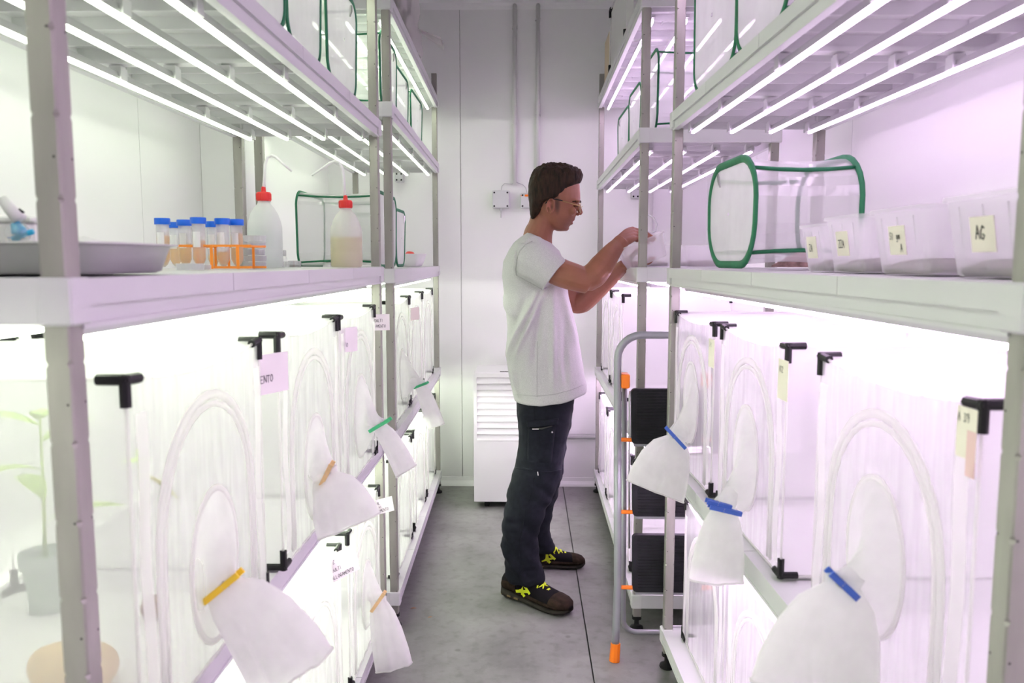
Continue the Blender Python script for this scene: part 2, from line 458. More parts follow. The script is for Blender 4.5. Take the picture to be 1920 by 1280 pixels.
# ------------------------------------------------------------------ net cages with sleeves
W = 0.474
def sagz(t): return -0.016 * math.sin(math.pi * t)          # the front hem hangs a little between the corners
CAGE = {}
def cage_meshes(sd):
    if sd in CAGE: return CAGE[sd]
    R = {}
    def bld(name, mb, m, smooth=True):
        R[name] = mb.mesh(name, m, smooth)
    x = lambda u: sd*u
    bld('top_panel', MB().grid(lambda a, b: (x(a*W), b*W, W + sagz(b)*(1-a)*1.0 - 0.012*math.sin(math.pi*a)*math.sin(math.pi*b)), 8, 10), M['net_top'])
    bld('back_panel', MB().grid(lambda a, b: (x(W), a*W, b*W), 2, 2), M['net'])
    R['side_near'] = MB().grid(lambda a, b: (x(a*W), 0.0 + 0.006*math.sin(math.pi*a)*math.sin(math.pi*b), b*W), 6, 6).mesh('side_panel', M['net'], True)
    R['side_far'] = MB().grid(lambda a, b: (x(a*W), W - 0.006*math.sin(math.pi*a)*math.sin(math.pi*b), b*W), 6, 6).mesh('side_panel', M['net'], True)
    bld('floor_panel', MB().box(x(0.004), x(W-0.004), 0.004, W-0.004, 0.001, 0.004), M['liner'], False)
    def front(a, b):
        wr = 0.0025*math.sin(a*46 + 1.7*math.sin(b*5)) * (0.4 + 0.6*b) * min(1, 8*a, 8*(1-a))
        return (x(wr), a*W, b*(W + sagz(a)))
    bld('front_panel', MB().grid(front, 60, 14), M['film'])
    # arched door: two raised bands
    def arch(r0):
        pts = []
        c = W*0.5; hw = 0.178 - r0; h = 0.415 - r0; sh = 0.20
        pts.append((0.0, c-hw, 0.02)); pts.append((0.0, c-hw*1.0, 0.12))
        for k in range(0, 17):
            a = math.pi*k/16
            pts.append((0.0, c - hw*math.cos(a), sh + (h-sh)*math.sin(a)**0.85))
        pts.append((0.0, c+hw, 0.12)); pts.append((0.0, c+hw, 0.02))
        return [(x(p[0]-0.003), p[1], p[2]) for p in pts]
    a1 = MB(); a1.tube(arch(0.0), 0.0085, 6, flat=0.35, hint=(0, 0, 1) if False else (1, 0, 0)); bld('door_band', a1, M['band'])
    a2 = MB(); a2.tube(arch(0.015), 0.0055, 6, flat=0.4, hint=(1, 0, 0)); bld('door_zip', a2, M['band'])
    # white cloth strips along the upright edges
    R['hem_near'] = MB().grid(lambda a, b: (x(-0.0035 - 0.002*math.sin(b*9)), 0.012 + a*0.030, 0.03 + b*(W-0.075)), 2, 8).mesh('hem_strip', M['band'], True)
    R['hem_far'] = MB().grid(lambda a, b: (x(-0.0035 - 0.002*math.sin(b*8+1)), W - 0.012 - a*0.030, 0.03 + b*(W-0.075)), 2, 8).mesh('hem_strip', M['band'], True)
    r = 0.0026
    rods = []
    for u in (0, W):
        for v in (0, W):
            rods.append(MB().tube([(x(u), v, 0.02), (x(u), v, W-0.02)], r, 6).mesh('frame_rod', M['rod'], True))
    for u in (0, W):
        for z in (0.006, W):
            rods.append(MB().tube([(x(u), W*k/8, z + (sagz(k/8) if (z > 0.1 and u == 0) else 0)) for k in range(9)], r, 6).mesh('frame_rod', M['rod'], True))
    for v in (0, W):
        for z in (0.006, W):
            rods.append(MB().tube([(x(0.02), v, z), (x(W-0.02), v, z)], r, 6).mesh('frame_rod', M['rod'], True))
    R['rods'] = rods
    cons = []
    for u, du in ((0, 1), (W, -1)):
        for v, dv in ((0, 1), (W, -1)):
            for z, dz in ((0.008, 1), (W, -1)):
                c = MB(); cr = 0.0072; l = 0.034
                c.tube([(x(u-du*0.004), v, z), (x(u+du*l), v, z)], [cr, cr], 8)
                c.tube([(x(u), v-dv*0.004, z), (x(u), v+dv*l, z + (sagz(l/W)*0.7 if dz < 0 and du > 0 else 0))], cr, 8)
                c.tube([(x(u), v, z-dz*0.006), (x(u), v, z+dz*l)], cr, 8)
                cons.append(c.mesh('corner_connector', M['rubber'], False))
    R['cons'] = cons
    CAGE[sd] = R
    return R

def sleeve_part(root, ring_c, ring_r, path, sd):
    """a voile tube: from the oval seam on the front (local coordinates) through the pinch to its open, flared end.
       path: list of (centre, half width vector, half thickness vector)"""
    n = 40; rings = []
    def tdir(t): return t.normalized() if t.length > 1e-6 else t
    def ringpts(c, wv, tv, fold, ph):
        out = []
        for k in range(n):
            a = 2*math.pi*k/n
            q = 1 + fold*math.sin(5*a + ph) + fold*0.6*math.sin(9*a - ph*2)
            x_ = math.cos(a); rp = fold*0.50*wv.length*(math.sin(7.5*x_ + ph*0.5) + 0.6*math.sin(13*x_ + 2 + (1.5 if math.sin(a) > 0 else 0)))
            out.append(c + wv*x_*(1 + 0.25*fold*math.sin(3*a)) + tv*math.sin(a)*q + tdir(tv)*rp)
        return out
    keys = [(Vector(ring_c), Vector((0, ring_r*0.92, 0)), Vector((0, 0, ring_r*1.25)), 0.0)] + [(Vector(c), Vector(w), Vector(t), f) for c, w, t, f in path]
    steps = 4
    for i in range(len(keys)-1):
        a, b = keys[i], keys[i+1]
        for k in range(steps):
            t = k/steps; t2 = t*t*(3-2*t) if i == 0 else t
            rings.append(ringpts(a[0].lerp(b[0], t), a[1].lerp(b[1], t2), a[2].lerp(b[2], t2), a[3]*(1-t)+b[3]*t, 0.8*i + 0.8*t))
    a = keys[-1]; rings.append(ringpts(a[0], a[1], a[2], a[3], 0.8*(len(keys)-1)))
    mb = MB(); mb.loft(rings, cap=False)
    o = mb.build('sleeve', M['sleeve'], root, smooth=True)
    sm = MB(); r = rings[0]
    sm.tube(r + [r[0]], 0.006, 6, cap=False, flat=0.5, hint=(1, 0, 0)); sm.build('sleeve_seam', M['band'], o, smooth=True)
    hm = MB(); r = rings[-1]
    hm.tube(r + [r[0]], 0.0022, 5, cap=False); hm.build('sleeve_hem', M['band'], o, smooth=True)
    return o

GROUP_CAGE = 'white netting cages with sleeved doors'
def cage(rack, u0, v0, z0, label, sleeve=None, detail=True):
    sd = rack.side; R = cage_meshes(sd)
    loc = rack.P(u0, v0, z0)
    root = empty('netting_cage', loc, rack.rz)
    tag(root, label, 'cage', GROUP_CAGE)
    for nm in ('top_panel', 'back_panel', 'floor_panel'): link(nm, R[nm], root)
    link('side_panel', R['side_near'], root); link('side_panel', R['side_far'], root)
    fp = link('front_panel', R['front_panel'], root)
    link('door_band', R['door_band'], fp); link('door_zip', R['door_zip'], fp)
    link('hem_strip', R['hem_near'], root); link('hem_strip', R['hem_far'], root)
    for m in R['rods']: link('frame_rod', m, root)
    for m in R['cons']: link('corner_connector', m, root)
    if sleeve:
        inv = (Matrix.Translation(loc) @ Matrix.Rotation(rack.rz, 4, 'Z')).inverted()
        rot = inv.to_3x3()
        sleeve_part(root, (-sd*0.004, sleeve['ring'][0], sleeve['ring'][1]), sleeve['r'],
                    [(inv @ Vector(c), rot @ Vector(w), rot @ Vector(t), f) for c, w, t, f in sleeve['path']], sd)
    return root

def on_cam(px, py, Y):
    """place that the photograph shows at a pixel, taken at a chosen distance down the aisle"""
    d = rt*((px-960)/F_PX) + up*((640-py)/F_PX) + fw
    return Vector((0, 0, CAM_H)) + d*(Y/d.y)
def on_x(px, py, X):
    d = rt*((px-960)/F_PX) + up*((640-py)/F_PX) + fw
    return Vector((0, 0, CAM_H)) + d*(X/d.x)
def on_z(px, py, Z):
    d = rt*((px-960)/F_PX) + up*((640-py)/F_PX) + fw
    return Vector((0, 0, CAM_H)) + d*((Z-CAM_H)/d.z)

def pin_thing(name_col, m, c, d, label, size=0.072, nrm=(0, -1, 0)):
    """spring clothespin: two prongs and a wire spring, centred at c, pointing along d"""
    d = Vector(d).normalized(); nrm = Vector(nrm); b = (nrm - d*nrm.dot(d)).normalized(); s_ = d.cross(b)
    root = empty('clothespin', c); h = size/2
    tag(root, label, 'clothespin', 'clothespins closing the sleeves')
    for k in (-1, 1):
        mb = MB(); rings = []
        for t, off, th in ((-1, 0.0012, 0.0022), (-0.75, 0.0016, 0.0040), (0.1, 0.0018, 0.0050), (0.3, 0.0030, 0.0040), (1, 0.0075, 0.0026)):
            cc = d*(h*t) + b*(k*off)
            w = 0.0048
            rings.append([cc + s_*(-w), cc + s_*w, cc + s_*w + b*(k*th), cc + s_*(-w) + b*(k*th)])
        mb.loft(rings).build('prong', m, root)
    sp = MB(); pts = []
    for k in range(25):
        a = 2*math.pi*k/8
        pts.append(d*(h*0.12 + 0.0045*math.cos(a)) + b*0.0065*math.sin(a) + s_*(-0.006 + 0.012*k/24))
    sp.tube(pts, 0.0009, 5); sp.build('spring', M['wire'], root, smooth=True)
    return root
M['wire'] = mat('spring_wire', (0.55, 0.55, 0.55), 0.3, metal=1.0)
M['pin_yellow'] = mat('pin_yellow', (0.88, 0.58, 0.03), 0.4)
M['pin_green'] = mat('pin_green', (0.06, 0.52, 0.22), 0.4)
M['pin_blue'] = mat('pin_blue', (0.05, 0.13, 0.52), 0.4)
M['pin_wood'] = mat('pin_wood', (0.72, 0.48, 0.25), 0.6, noise_scale=60.0, noise_amt=0.15)

UZ, LZ = 0.767, 0.142        # cages stand on the second and on the lowest shelf
def hang(rack, u, v0, z0, ringv, ringz, r, P, E, w0, w1, thick, fold=0.10, wdir=None, droop=0.0):
    """P pinch point, E centre of the open end (world), w0/w1 half widths, wdir = direction of the flat width"""
    P = Vector(P); E = Vector(E); ax = (E-P)
    wd = Vector(wdir) if wdir else Vector((0, 1, 0))
    wd = (wd - ax.normalized()*wd.dot(ax.normalized())).normalized()
    td = ax.normalized().cross(wd).normalized()
    path = [(P + (P-E).normalized()*0.012, wd*w0*1.1, td*0.010, 0.05), (P, wd*w0, td*0.008, 0.05)]
    for t, k in ((0.22, 0.45), (0.5, 0.75), (0.8, 0.95), (1.0, 1.0)):
        c = P.lerp(E, t) + Vector((0, 0, droop*4*t*(1-t)))
        path.append((c, wd*(w0 + (w1-w0)*k), td*(0.008 + (thick-0.008)*k), fold*t))
    return dict(ring=(ringv, ringz), r=r, path=path)

# near left unit, upper row
c = hang(LN, 0.02, 0, 0, 0.24, 0.15, 0.095, on_cam(416, 1102, 1.145), on_cam(552, 1262, 1.15), 0.036, 0.080, 0.03, 0.14, (0.9, -0.15, 0.35), 0.02)
cage(LN, -0.012, 0.082, UZ+0.007, 'netting cage nearest the camera on the left, with potted plant inside and yellow pin', c)
c = hang(LN, 0.02, 0, 0, 0.24, 0.15, 0.095, on_cam(611, 893, 1.71), on_cam(655, 985, 1.70), 0.035, 0.085, 0.03, 0.10, (0.8, -0.2, -0.5), 0.01)
cage(LN, -0.012, 0.664, UZ+0.007, 'middle upper netting cage on the left with a pale wooden pin on its sleeve', c)
c = hang(LN, 0.02, 0, 0, 0.24, 0.17, 0.095, on_cam(712, 799, 2.22), on_cam(762, 883, 2.20), 0.032, 0.052, 0.02, 0.08, (0.7, -0.4, -0.45), 0.01)
cage(LN, -0.012, 1.161, UZ+0.007, 'far upper netting cage of the near left unit with a bright green pin', c)
# near left unit, lower row
cage(LN, 0.016, 0.105, LZ, 'lower netting cage nearest the camera on the left, under the yellow pinned one')
cage(LN, 0.016, 0.760, LZ, 'middle lower netting cage of the near left unit with a handwritten card')
c = hang(LN, 0.02, 0, 0, 0.24, 0.19, 0.085, on_cam(710, 1128, 2.36), on_cam(739, 1250, 2.34), 0.025, 0.058, 0.025, 0.10, (0.9, 0.1, 0.2), 0.01)
cage(LN, 0.016, 1.330, LZ, 'far lower netting cage of the near left unit with a wooden pin on its sleeve', c)
# far left unit
c = hang(LFK, 0.02, 0, 0, 0.24, 0.17, 0.08, on_cam(789, 722, 3.30), on_cam(818, 798, 3.30), 0.030, 0.045, 0.02, 0.06, (0.75, -0.3, -0.35), 0.005)
cage(LFK, 0.022, 0.050, UZ-0.003, 'near upper netting cage of the far left unit with a green pin', c)
cage(LFK, 0.022, 0.548, UZ-0.003, 'middle upper netting cage of the far left unit with a yellow card')
cage(LFK, 0.022, 1.046, UZ-0.003, 'upper netting cage at the far end of the left row by the wall')
cage(LFK, 0.030, 0.130, LZ, 'near lower netting cage of the far left unit')
cage(LFK, 0.030, 0.680, LZ, 'middle lower netting cage of the far left unit')
cage(LFK, 0.030, 1.220, LZ, 'lower netting cage at the far end of the left row by the wall')
# near right unit
c = hang(RN, 0.02, 0, 0, 0.24, 0.20, 0.095, on_cam(1580, 1096, 1.06), on_cam(1522, 1290, 1.06), 0.026, 0.095, 0.03, 0.14, (0.9, 0.1, -0.1), 0.01)
cage(RN, 0.025, 0.098, UZ-0.016, 'netting cage nearest the camera on the right with one blue pin', c)
c = hang(RN, 0.02, 0, 0, 0.24, 0.19, 0.095, on_cam(1357, 952, 1.66), on_cam(1342, 1085, 1.66), 0.026, 0.062, 0.03, 0.08, (0.9, 0.15, 0.1), 0.005)
cage(RN, 0.025, 0.735, UZ-0.016, 'middle upper netting cage on the right with two blue pins', c)
c = hang(RN, 0.02, 0, 0, 0.24, 0.22, 0.095, on_cam(1268, 822, 2.20), on_cam(1228, 920, 2.18), 0.030, 0.095, 0.03, 0.10, (0.85, 0.2, -0.5), 0.015)
cage(RN, 0.025, 1.285, UZ-0.016, 'far upper cage of the near right unit, its flared sleeve before the ladder', c)
cage(RN, 0.058, 0.175, LZ, 'lower netting cage nearest the camera on the right')
cage(RN, 0.058, 0.725, LZ, 'middle lower netting cage of the near right unit')
cage(RN, 0.058, 1.237, LZ, 'far lower netting cage of the near right unit with a crinkled film floor')
# far right unit
cage(RF, 0.026, 0.640, UZ, 'near upper netting cage of the far right unit behind the ladder')
cage(RF, 0.026, 1.170, UZ, 'upper netting cage at the far end of the right row')
cage(RF, 0.024, 0.230, LZ, 'near lower netting cage of the far right unit behind the ladder')
cage(RF, 0.024, 0.750, LZ, 'middle lower netting cage of the far right unit')
cage(RF, 0.024, 1.270, LZ, 'lower netting cage at the far end of the right row')

# clothespins
pin_thing('yellow', M['pin_yellow'], on_cam(416, 1101, 1.135), on_cam(455, 1069, 1.13)-on_cam(376, 1134, 1.14), 'yellow clothespin on the nearest left sleeve', 0.080)
pin_thing('wood', M['pin_wood'], on_cam(612, 890, 1.70), on_cam(622, 866, 1.69)-on_cam(598, 915, 1.71), 'pale wooden clothespin on the middle left sleeve', 0.070)
pin_thing('green', M['pin_green'], on_cam(712, 797, 2.20), on_cam(735, 784, 2.19)-on_cam(690, 811, 2.21), 'bright green clothespin in front of the left posts', 0.078)
pin_thing('green', M['pin_green'], on_cam(789, 722, 3.28), on_cam(803, 717, 3.27)-on_cam(775, 728, 3.29), 'dark green clothespin on the far left sleeve', 0.070)
pin_thing('wood', M['pin_wood'], on_cam(709, 1128, 2.345), on_cam(724, 1107, 2.34)-on_cam(693, 1151, 2.35), 'wooden clothespin on the lowest left sleeve', 0.082)
pin_thing('blue', M['pin_blue'], on_cam(1267, 821, 2.18), on_cam(1248, 801, 2.18)-on_cam(1287, 843, 2.18), 'blue clothespin in front of the ladder', 0.082)
pin_thing('blue', M['pin_blue'], on_cam(1348, 945, 1.645), on_cam(1326, 939, 1.645)-on_cam(1371, 951, 1.645), 'upper of the two crossed blue clothespins', 0.056)
pin_thing('blue', M['pin_blue'], on_cam(1360, 956, 1.640), on_cam(1328, 948, 1.640)-on_cam(1391, 964, 1.640), 'lower of the two crossed blue clothespins', 0.072)
pin_thing('blue', M['pin_blue'], on_cam(1581, 1096, 1.05), on_cam(1554, 1070, 1.05)-on_cam(1609, 1122, 1.05), 'blue clothespin nearest the camera on the right', 0.056)

# ------------------------------------------------------------------ green bound pop-up cages
M['green'] = mat('green_binding', (0.015, 0.17, 0.075), 0.6, noise_scale=40.0, noise_amt=0.12)
M['popup_cloth'] = sheer('popup_cloth', (0.84, 0.84, 0.84), 0.80, 0.35, vary=0.05, vary_scale=10)
M['popup_net'] = sheer('popup_net', (0.84, 0.84, 0.84), 0.46, 0.5)
M['popup_film'] = sheer('popup_film', (0.87, 0.87, 0.88), 0.46, 0.5, gloss=0.07, wrinkle=5.0, rough=0.12)
def popup(rack, u0, v0, z0, du, dv, h, label, lean=0.0, turn=0.0, band=0.0075, rk=0.17, group='pop-up cages with green edges'):
    sd = rack.side
    root = empty('popup_cage', rack.P(u0, v0, z0), rack.rz + turn); tag(root, label, 'cage', group)
    r = min(dv, h)*rk
    def rr(u, grow=0.0, n=6):
        out = []
        for cx, cz, a0 in ((dv-r, band+r, -90), (dv-r, h-r, 0), (r, h-r, 90), (r, band+r, 180)):
            for k in range(n+1):
                a = math.radians(a0 + 90*k/n)
                vv = cx + (r+grow)*math.cos(a); zz = cz + (r+grow)*math.sin(a)
                # the spring wire bows a little
                vv += 0.008*math.sin(zz/h*math.pi)*(1 if vv > dv/2 else -1)
                out.append(Vector((sd*(u + 0.004*math.sin(7*vv+9*zz)), vv, zz)))
        return out
    f0, f1 = rr(0.0), rr(du)
    n = len(f0)
    # end faces bulge slightly
    def face(ring, out_, nm, m):
        c = sum(ring, Vector())/n; rings = [[c + (p-c)*k + Vector((-sd*out_*(1-k*k), 0, 0)) for p in ring] for k in (0.03, 0.35, 0.7, 1.0)]
        return MB().loft(rings, cap=False).build(nm, m, root, smooth=True)
    fr = face(f0, 0.006, 'front_face', M['popup_cloth']); face(f1, -0.006, 'back_face', M['popup_net'])
    # wall between the rings: net, clear film on the side that looks down the aisle
    wall = MB(); film = MB()
    steps = 6
    for i in range(n):
        j = (i+1) % n
        a0_, a1_, b0_, b1_ = f0[i], f0[j], f1[i], f1[j]
        mb = film if (a0_.y + a1_.y)/2 < dv*0.25 else wall
        for k in range(steps):
            t0, t1 = k/steps, (k+1)/steps
            def q(a, b, t):
                p = a.lerp(b, t); sg = 0.010*math.sin(math.pi*t)
                cc = Vector((p.x, dv/2, h/2)); dd = (cc-p); return p + dd.normalized()*sg
            mb.add([q(a0_, b0_, t0), q(a1_, b1_, t0), q(a1_, b1_, t1), q(a0_, b0_, t1)], [(0, 1, 2, 3)])
    wall.build('net_wall', M['popup_net'], root, smooth=True); film.build('film_wall', M['popup_film'], root, smooth=True)
    for ring in (f0, f1):
        MB().tube(ring + [ring[0], ring[1]], band, 6, cap=False, flat=0.55, hint=(1, 0, 0)).build('green_binding', M['green'], root, smooth=True)
    for (vv, zz) in ((r*0.3, h-r*0.3), (r*0.3, band+r*0.3), (dv-r*0.3, h-r*0.3), (dv-r*0.3, band+r*0.3)):
        pts = [Vector((sd*du*t, vv, zz + (0.006*math.sin(math.pi*t) if zz < h/2 else -0.006*math.sin(math.pi*t)))) for t in (0, 0.25, 0.5, 0.75, 1)]
        if zz < h/2:
            for p in pts: p.z = max(p.z, band)
        MB().tube(pts, band*0.8, 6, flat=0.6).build('green_binding', M['green'], root, smooth=True)
    # zip pull at the upper corner
    zp = MB(); zp.tube([(-sd*0.007, dv*0.78, h*0.93), (-sd*0.010, dv*0.74, h*0.86), (-sd*0.009, dv*0.70, h*0.80)], [0.004, 0.003, 0.002], 5)
    zp.build('zip_pull', M['wire'], root)
    return root
zt = LN.tiers[3] + 0.002
popup(LN, 0.025, 0.57, zt, 0.34, 0.325, 0.30, 'green edged pop-up cage nearest the camera on the top left shelf')
popup(LN, 0.025, 0.925, zt, 0.34, 0.270, 0.30, 'second green edged pop-up cage on the near left upper shelf')
popup(LN, 0.025, 1.275, zt, 0.34, 0.330, 0.285, 'third green edged pop-up cage, beside the left posts, zip at its corner')
zt = LFK.tiers[3] + 0.002
popup(LFK, 0.055, 0.10, zt, 0.38, 0.36, 0.28, 'near pop-up cage on the upper shelf of the far left unit')
popup(LFK, 0.055, 0.49, zt, 0.36, 0.34, 0.245, 'middle pop-up cage on the upper shelf of the far left unit')
popup(LFK, 0.045, 0.90, zt, 0.36, 0.39, 0.235, 'last pop-up cage on the left upper shelf by the back wall')
zt = RN.tiers[3] + 0.002
popup(RN, 0.022, 1.165, zt, 0.36, 0.40, 0.34, 'glossy pop-up cage at the far end of the near right upper shelf')
popup(RN, 0.022, 0.805, zt, 0.36, 0.335, 0.34, 'middle pop-up cage on the near right upper shelf')
popup(RN, 0.022, 0.395, zt, 0.36, 0.37, 0.34, 'pop-up cage nearest the camera on the top right shelf')
zt = RF.tiers[3] + 0.002
popup(RF, 0.068, 0.05, zt, 0.38, 0.33, 0.29, 'near pop-up cage on the far right upper shelf, its film side towards the camera')
popup(RF, 0.068, 0.50, zt, 0.36, 0.34, 0.27, 'middle pop-up cage on the far right upper shelf')
popup(RF, 0.068, 0.90, zt, 0.36, 0.40, 0.25, 'last pop-up cage on the far right upper shelf by the wall')
popup(RN, 0.075, 1.150, RN.tiers[2]+0.003, 0.26, 0.395, 0.282, 'pop-up cage standing alone behind the labelled tubs on the right', band=0.0115, rk=0.36)
popup(LFK, 0.065, 0.062, LFK.tiers[2]+0.003, 0.30, 0.40, 0.282, 'pop-up cage behind the yellow wash bottle on the left')
popup(LFK, 0.065, 0.500, LFK.tiers[2]+0.003, 0.22, 0.25, 0.245, 'small pop-up cage beside the white bowl on the far left shelf')

# ------------------------------------------------------------------ things on the near left middle shelf
M['hdpe'] = sheer('bottle_hdpe', (0.86, 0.88, 0.87), 0.80, 0.55, gloss=0.03, rough=0.3)
M['red_cap'] = mat('red_cap', (0.72, 0.03, 0.025), 0.4)
M['yellow_liquid'] = sheer('yellow_liquid', (0.92, 0.80, 0.36), 0.93, 0.6)
M['clear_liquid'] = sheer('clear_liquid', (0.90, 0.96, 0.93), 0.6, 0.6)
M['clear'] = sheer('clear_plastic', (0.85, 0.86, 0.88), 0.22, 0.5, gloss=0.10, rough=0.08)
M['frost'] = sheer('frosted_plastic', (0.84, 0.84, 0.86), 0.46, 0.5, gloss=0.04, rough=0.15)
M['blue_cap'] = mat('blue_cap', (0.0, 0.13, 0.72), 0.4)
M['orange'] = mat('orange_plastic', (0.95, 0.22, 0.01), 0.4)
M['orange_rack'] = mat('orange_rack_plastic', (0.95, 0.30, 0.03), 0.45)
M['stainless'] = mat('stainless', (0.60, 0.60, 0.60), 0.35, metal=0.5, noise_scale=3.0, noise_amt=0.06)
M['paper'] = mat('paper_card', (0.88, 0.85, 0.83), 0.8)
M['paper_yellow'] = mat('paper_yellow', (0.86, 0.80, 0.70), 0.8)
M['ink'] = mat('ink', (0.02, 0.02, 0.025), 0.7)
M['cyan'] = mat('cyan_plastic', (0.02, 0.45, 0.75), 0.35)
M['pale_wall_ink'] = mat('print_ink_grey', (0.18, 0.2, 0.22), 0.7)
Z2 = LN.tiers[2] + 0.002
def wash_bottle(c, d, bend, label, liquid_mat, level, hgt):
    """tall polythene wash bottle: shoulder, red screw cap, bent jet tube"""
    root = empty('wash_bottle', c); tag(root, label, 'bottle', 'wash bottles with red caps')
    R = d/2; k = hgt/0.20
    prof = [(R*0.90, 0.0), (R, 0.006), (R, 0.045*k), (R*0.985, 0.05*k), (R, 0.055*k), (R, 0.110*k), (R*0.95, 0.125*k), (R*0.80, 0.147*k), (R*0.60, 0.164*k), (R*0.38, 0.176*k), (R*0.33, 0.182*k), (R*0.33, 0.192*k)]
    MB().lathe(prof, 28, cap=False).build('body', M['hdpe'], root, smooth=True)
    lp = [(R*0.86, 0.002)] + [(r_*0.965, z_) for r_, z_ in prof[1:] if z_ < level] + [(R*0.965 if level < 0.11*k else R*0.75, level)]
    MB().lathe(lp, 28).build('liquid', liquid_mat, root, smooth=False)
    cp = MB(); n = 24
    cp.lathe([(R*0.40, 0.184*k), (R*0.42, 0.186*k), (R*0.42, 0.205*k), (R*0.38, 0.208*k), (R*0.15, 0.209*k), (R*0.12, 0.222*k), (R*0.07, 0.224*k)], n)
    for q in range(16):
        a = 2*math.pi*q/16
        cp.obox((R*0.42*math.cos(a), R*0.42*math.sin(a), 0.1955*k), (math.cos(a), math.sin(a), 0), (-math.sin(a), math.cos(a), 0), (0, 0, 1), 0.0008, 0.0016, 0.0085*k)
    smooth_by_angle(cp.build('screw_cap', M['red_cap'], root))
    MB().tube([Vector(p) for p in bend], [0.0042]*(len(bend)-2) + [0.0034, 0.0026], 8).build('jet_tube', M['white_plastic'], root, smooth=True)
    return root
def rel(px, py, Y, c): return on_cam(px, py, Y) - c
c1 = Vector((on_cam(498, 480, 2.15).x, 2.15, Z2)); c2 = Vector((on_cam(650, 480, 2.34).x, 2.34, Z2))
wash_bottle(c1, 0.092, [rel(494, 360, 2.15, c1), rel(496, 330, 2.15, c1), rel(497, 308, 2.15, c1), rel(501, 295, 2.15, c1), rel(509, 291, 2.15, c1), rel(517, 294, 2.15, c1), rel(530, 306, 2.15, c1), rel(547, 321, 2.15, c1)],
            'white wash bottle with red cap and bent spout, beside the blue capped tubes', M['clear_liquid'], 0.10, 0.195)
wash_bottle(c2, 0.092, [rel(646, 368, 2.34, c2), rel(645, 340, 2.34, c2), rel(642, 316, 2.34, c2), rel(636, 304, 2.34, c2), rel(628, 302, 2.34, c2), rel(618, 306, 2.34, c2), rel(602, 317, 2.34, c2), rel(585, 329, 2.34, c2)],
            'wash bottle half full of yellow liquid, red cap, in front of a pop-up cage', M['yellow_liquid'], 0.088, 0.188)
def falcon(px, Y, label, fill, fm, base=0.004):
    c = Vector((on_cam(px, 480, Y).x, Y, Z2+base)); root = empty('centrifuge_tube', c)
    tag(root, label, 'tube', 'blue capped centrifuge tubes')
    MB().lathe([(0.002, 0.0), (0.008, 0.006), (0.0138, 0.018), (0.0142, 0.10)], 18, cap=False).build('tube_body', M['frost'], root, smooth=True)
    cp = MB().lathe([(0.0172, 0.098), (0.0175, 0.099), (0.0175, 0.111), (0.0168, 0.1125), (0.010, 0.1125)], 20); smooth_by_angle(cp.build('cap', M['blue_cap'], root))
    if fill: MB().lathe([(0.007, 0.006), (0.0130, 0.018), (0.0132, fill)], 16).build('contents', fm, root, smooth=False)
    MB().grid(lambda a, b: (0.0146*math.cos(math.radians(-125+70*a)), 0.0146*math.sin(math.radians(-125+70*a)), 0.045+0.035*b), 6, 1).build('graduation_panel', M['white_plastic'], root, smooth=True)
    return root
M['orange_fill'] = sheer('amber_feed', (1.0, 0.60, 0.10), 0.6, 0.6)
falcon(307, 1.83, 'leftmost blue capped tube, behind the steel tray', 0.072, M['orange_fill'])
falcon(330, 2.02, 'blue capped tube set back, second from the left', 0.05, M['orange_fill'])
falcon(348, 1.90, 'blue capped tube third from the left, amber inside', 0.055, M['orange_fill'])
falcon(374, 1.80, 'blue capped tube standing lowest, left of the orange rack', 0.06, M['orange_fill'])
falcon(401, 1.98, 'back blue capped tube inside the orange rack', 0.03, M['orange_fill'])
falcon(419, 1.84, 'middle blue capped tube inside the orange rack', 0.035, M['orange_fill'])
falcon(445, 1.88, 'rightmost blue capped tube with the fullest amber contents', 0.078, M['orange_fill'])
# orange wire-like rack of flat bars
c = Vector((on_cam(418, 480, 1.84).x, 1.84, Z2)); root = empty('tube_rack', c)
tag(root, 'orange plastic tube rack holding blue capped tubes', 'rack')
hw = 0.083
for yy in (-0.045, 0.055):
    MB().box(-hw, hw, yy-0.0015, yy+0.0015, 0.050, 0.055).build('top_bar', M['orange_rack'], root)
    MB().box(-hw*0.62, hw, yy-0.0015, yy+0.0015, 0.001, 0.006).build('bottom_bar', M['orange_rack'], root)
for xx in (-0.040, -0.008, 0.052):
    MB().box(xx-0.0035, xx+0.0035, -0.0475, -0.0465, 0.0, 0.055).build('upright', M['orange_rack'], root)
    MB().box(xx-0.0030, xx+0.0030, 0.0565, 0.0575, 0.0, 0.055).build('upright', M['orange_rack'], root)
for xx in (-0.0805, 0.0805, -0.04):
    MB().box(xx-0.002, xx+0.002, -0.045, 0.055, 0.050, 0.054).build('cross_bar', M['orange_rack'], root)
# stack of dishes with dark contents beside the rack, clear dishes, a vial
def dish(c, r, h, m=None, label='', cat='dish', group=None, fill=None):
    root = empty('petri_dish', c); tag(root, label, cat, group)
    MB().lathe([(r*0.2, 0), (r, 0.0), (r, h), (r*0.97, h), (r*0.97, 0.0015), (r*0.2, 0.0015)], 24, cap=False).build('base', m or M['clear'], root, smooth=False)
    MB().lathe([(r*1.03, h*0.35), (r*1.03, h+0.001), (r*0.1, h+0.0015)], 24, cap=False).build('lid', m or M['clear'], root, smooth=False)
    if fill: MB().lathe([(r*0.8, 0.002), (r*0.75, 0.006), (r*0.3, 0.008)], 14).build('contents', fill, root, smooth=True)
    return root
M['dark_feed'] = mat('dark_feed', (0.10, 0.09, 0.06), 0.8, noise_scale=120.0, noise_amt=0.6)
cs = Vector((on_cam(477, 480, 1.98).x, 1.98, Z2))
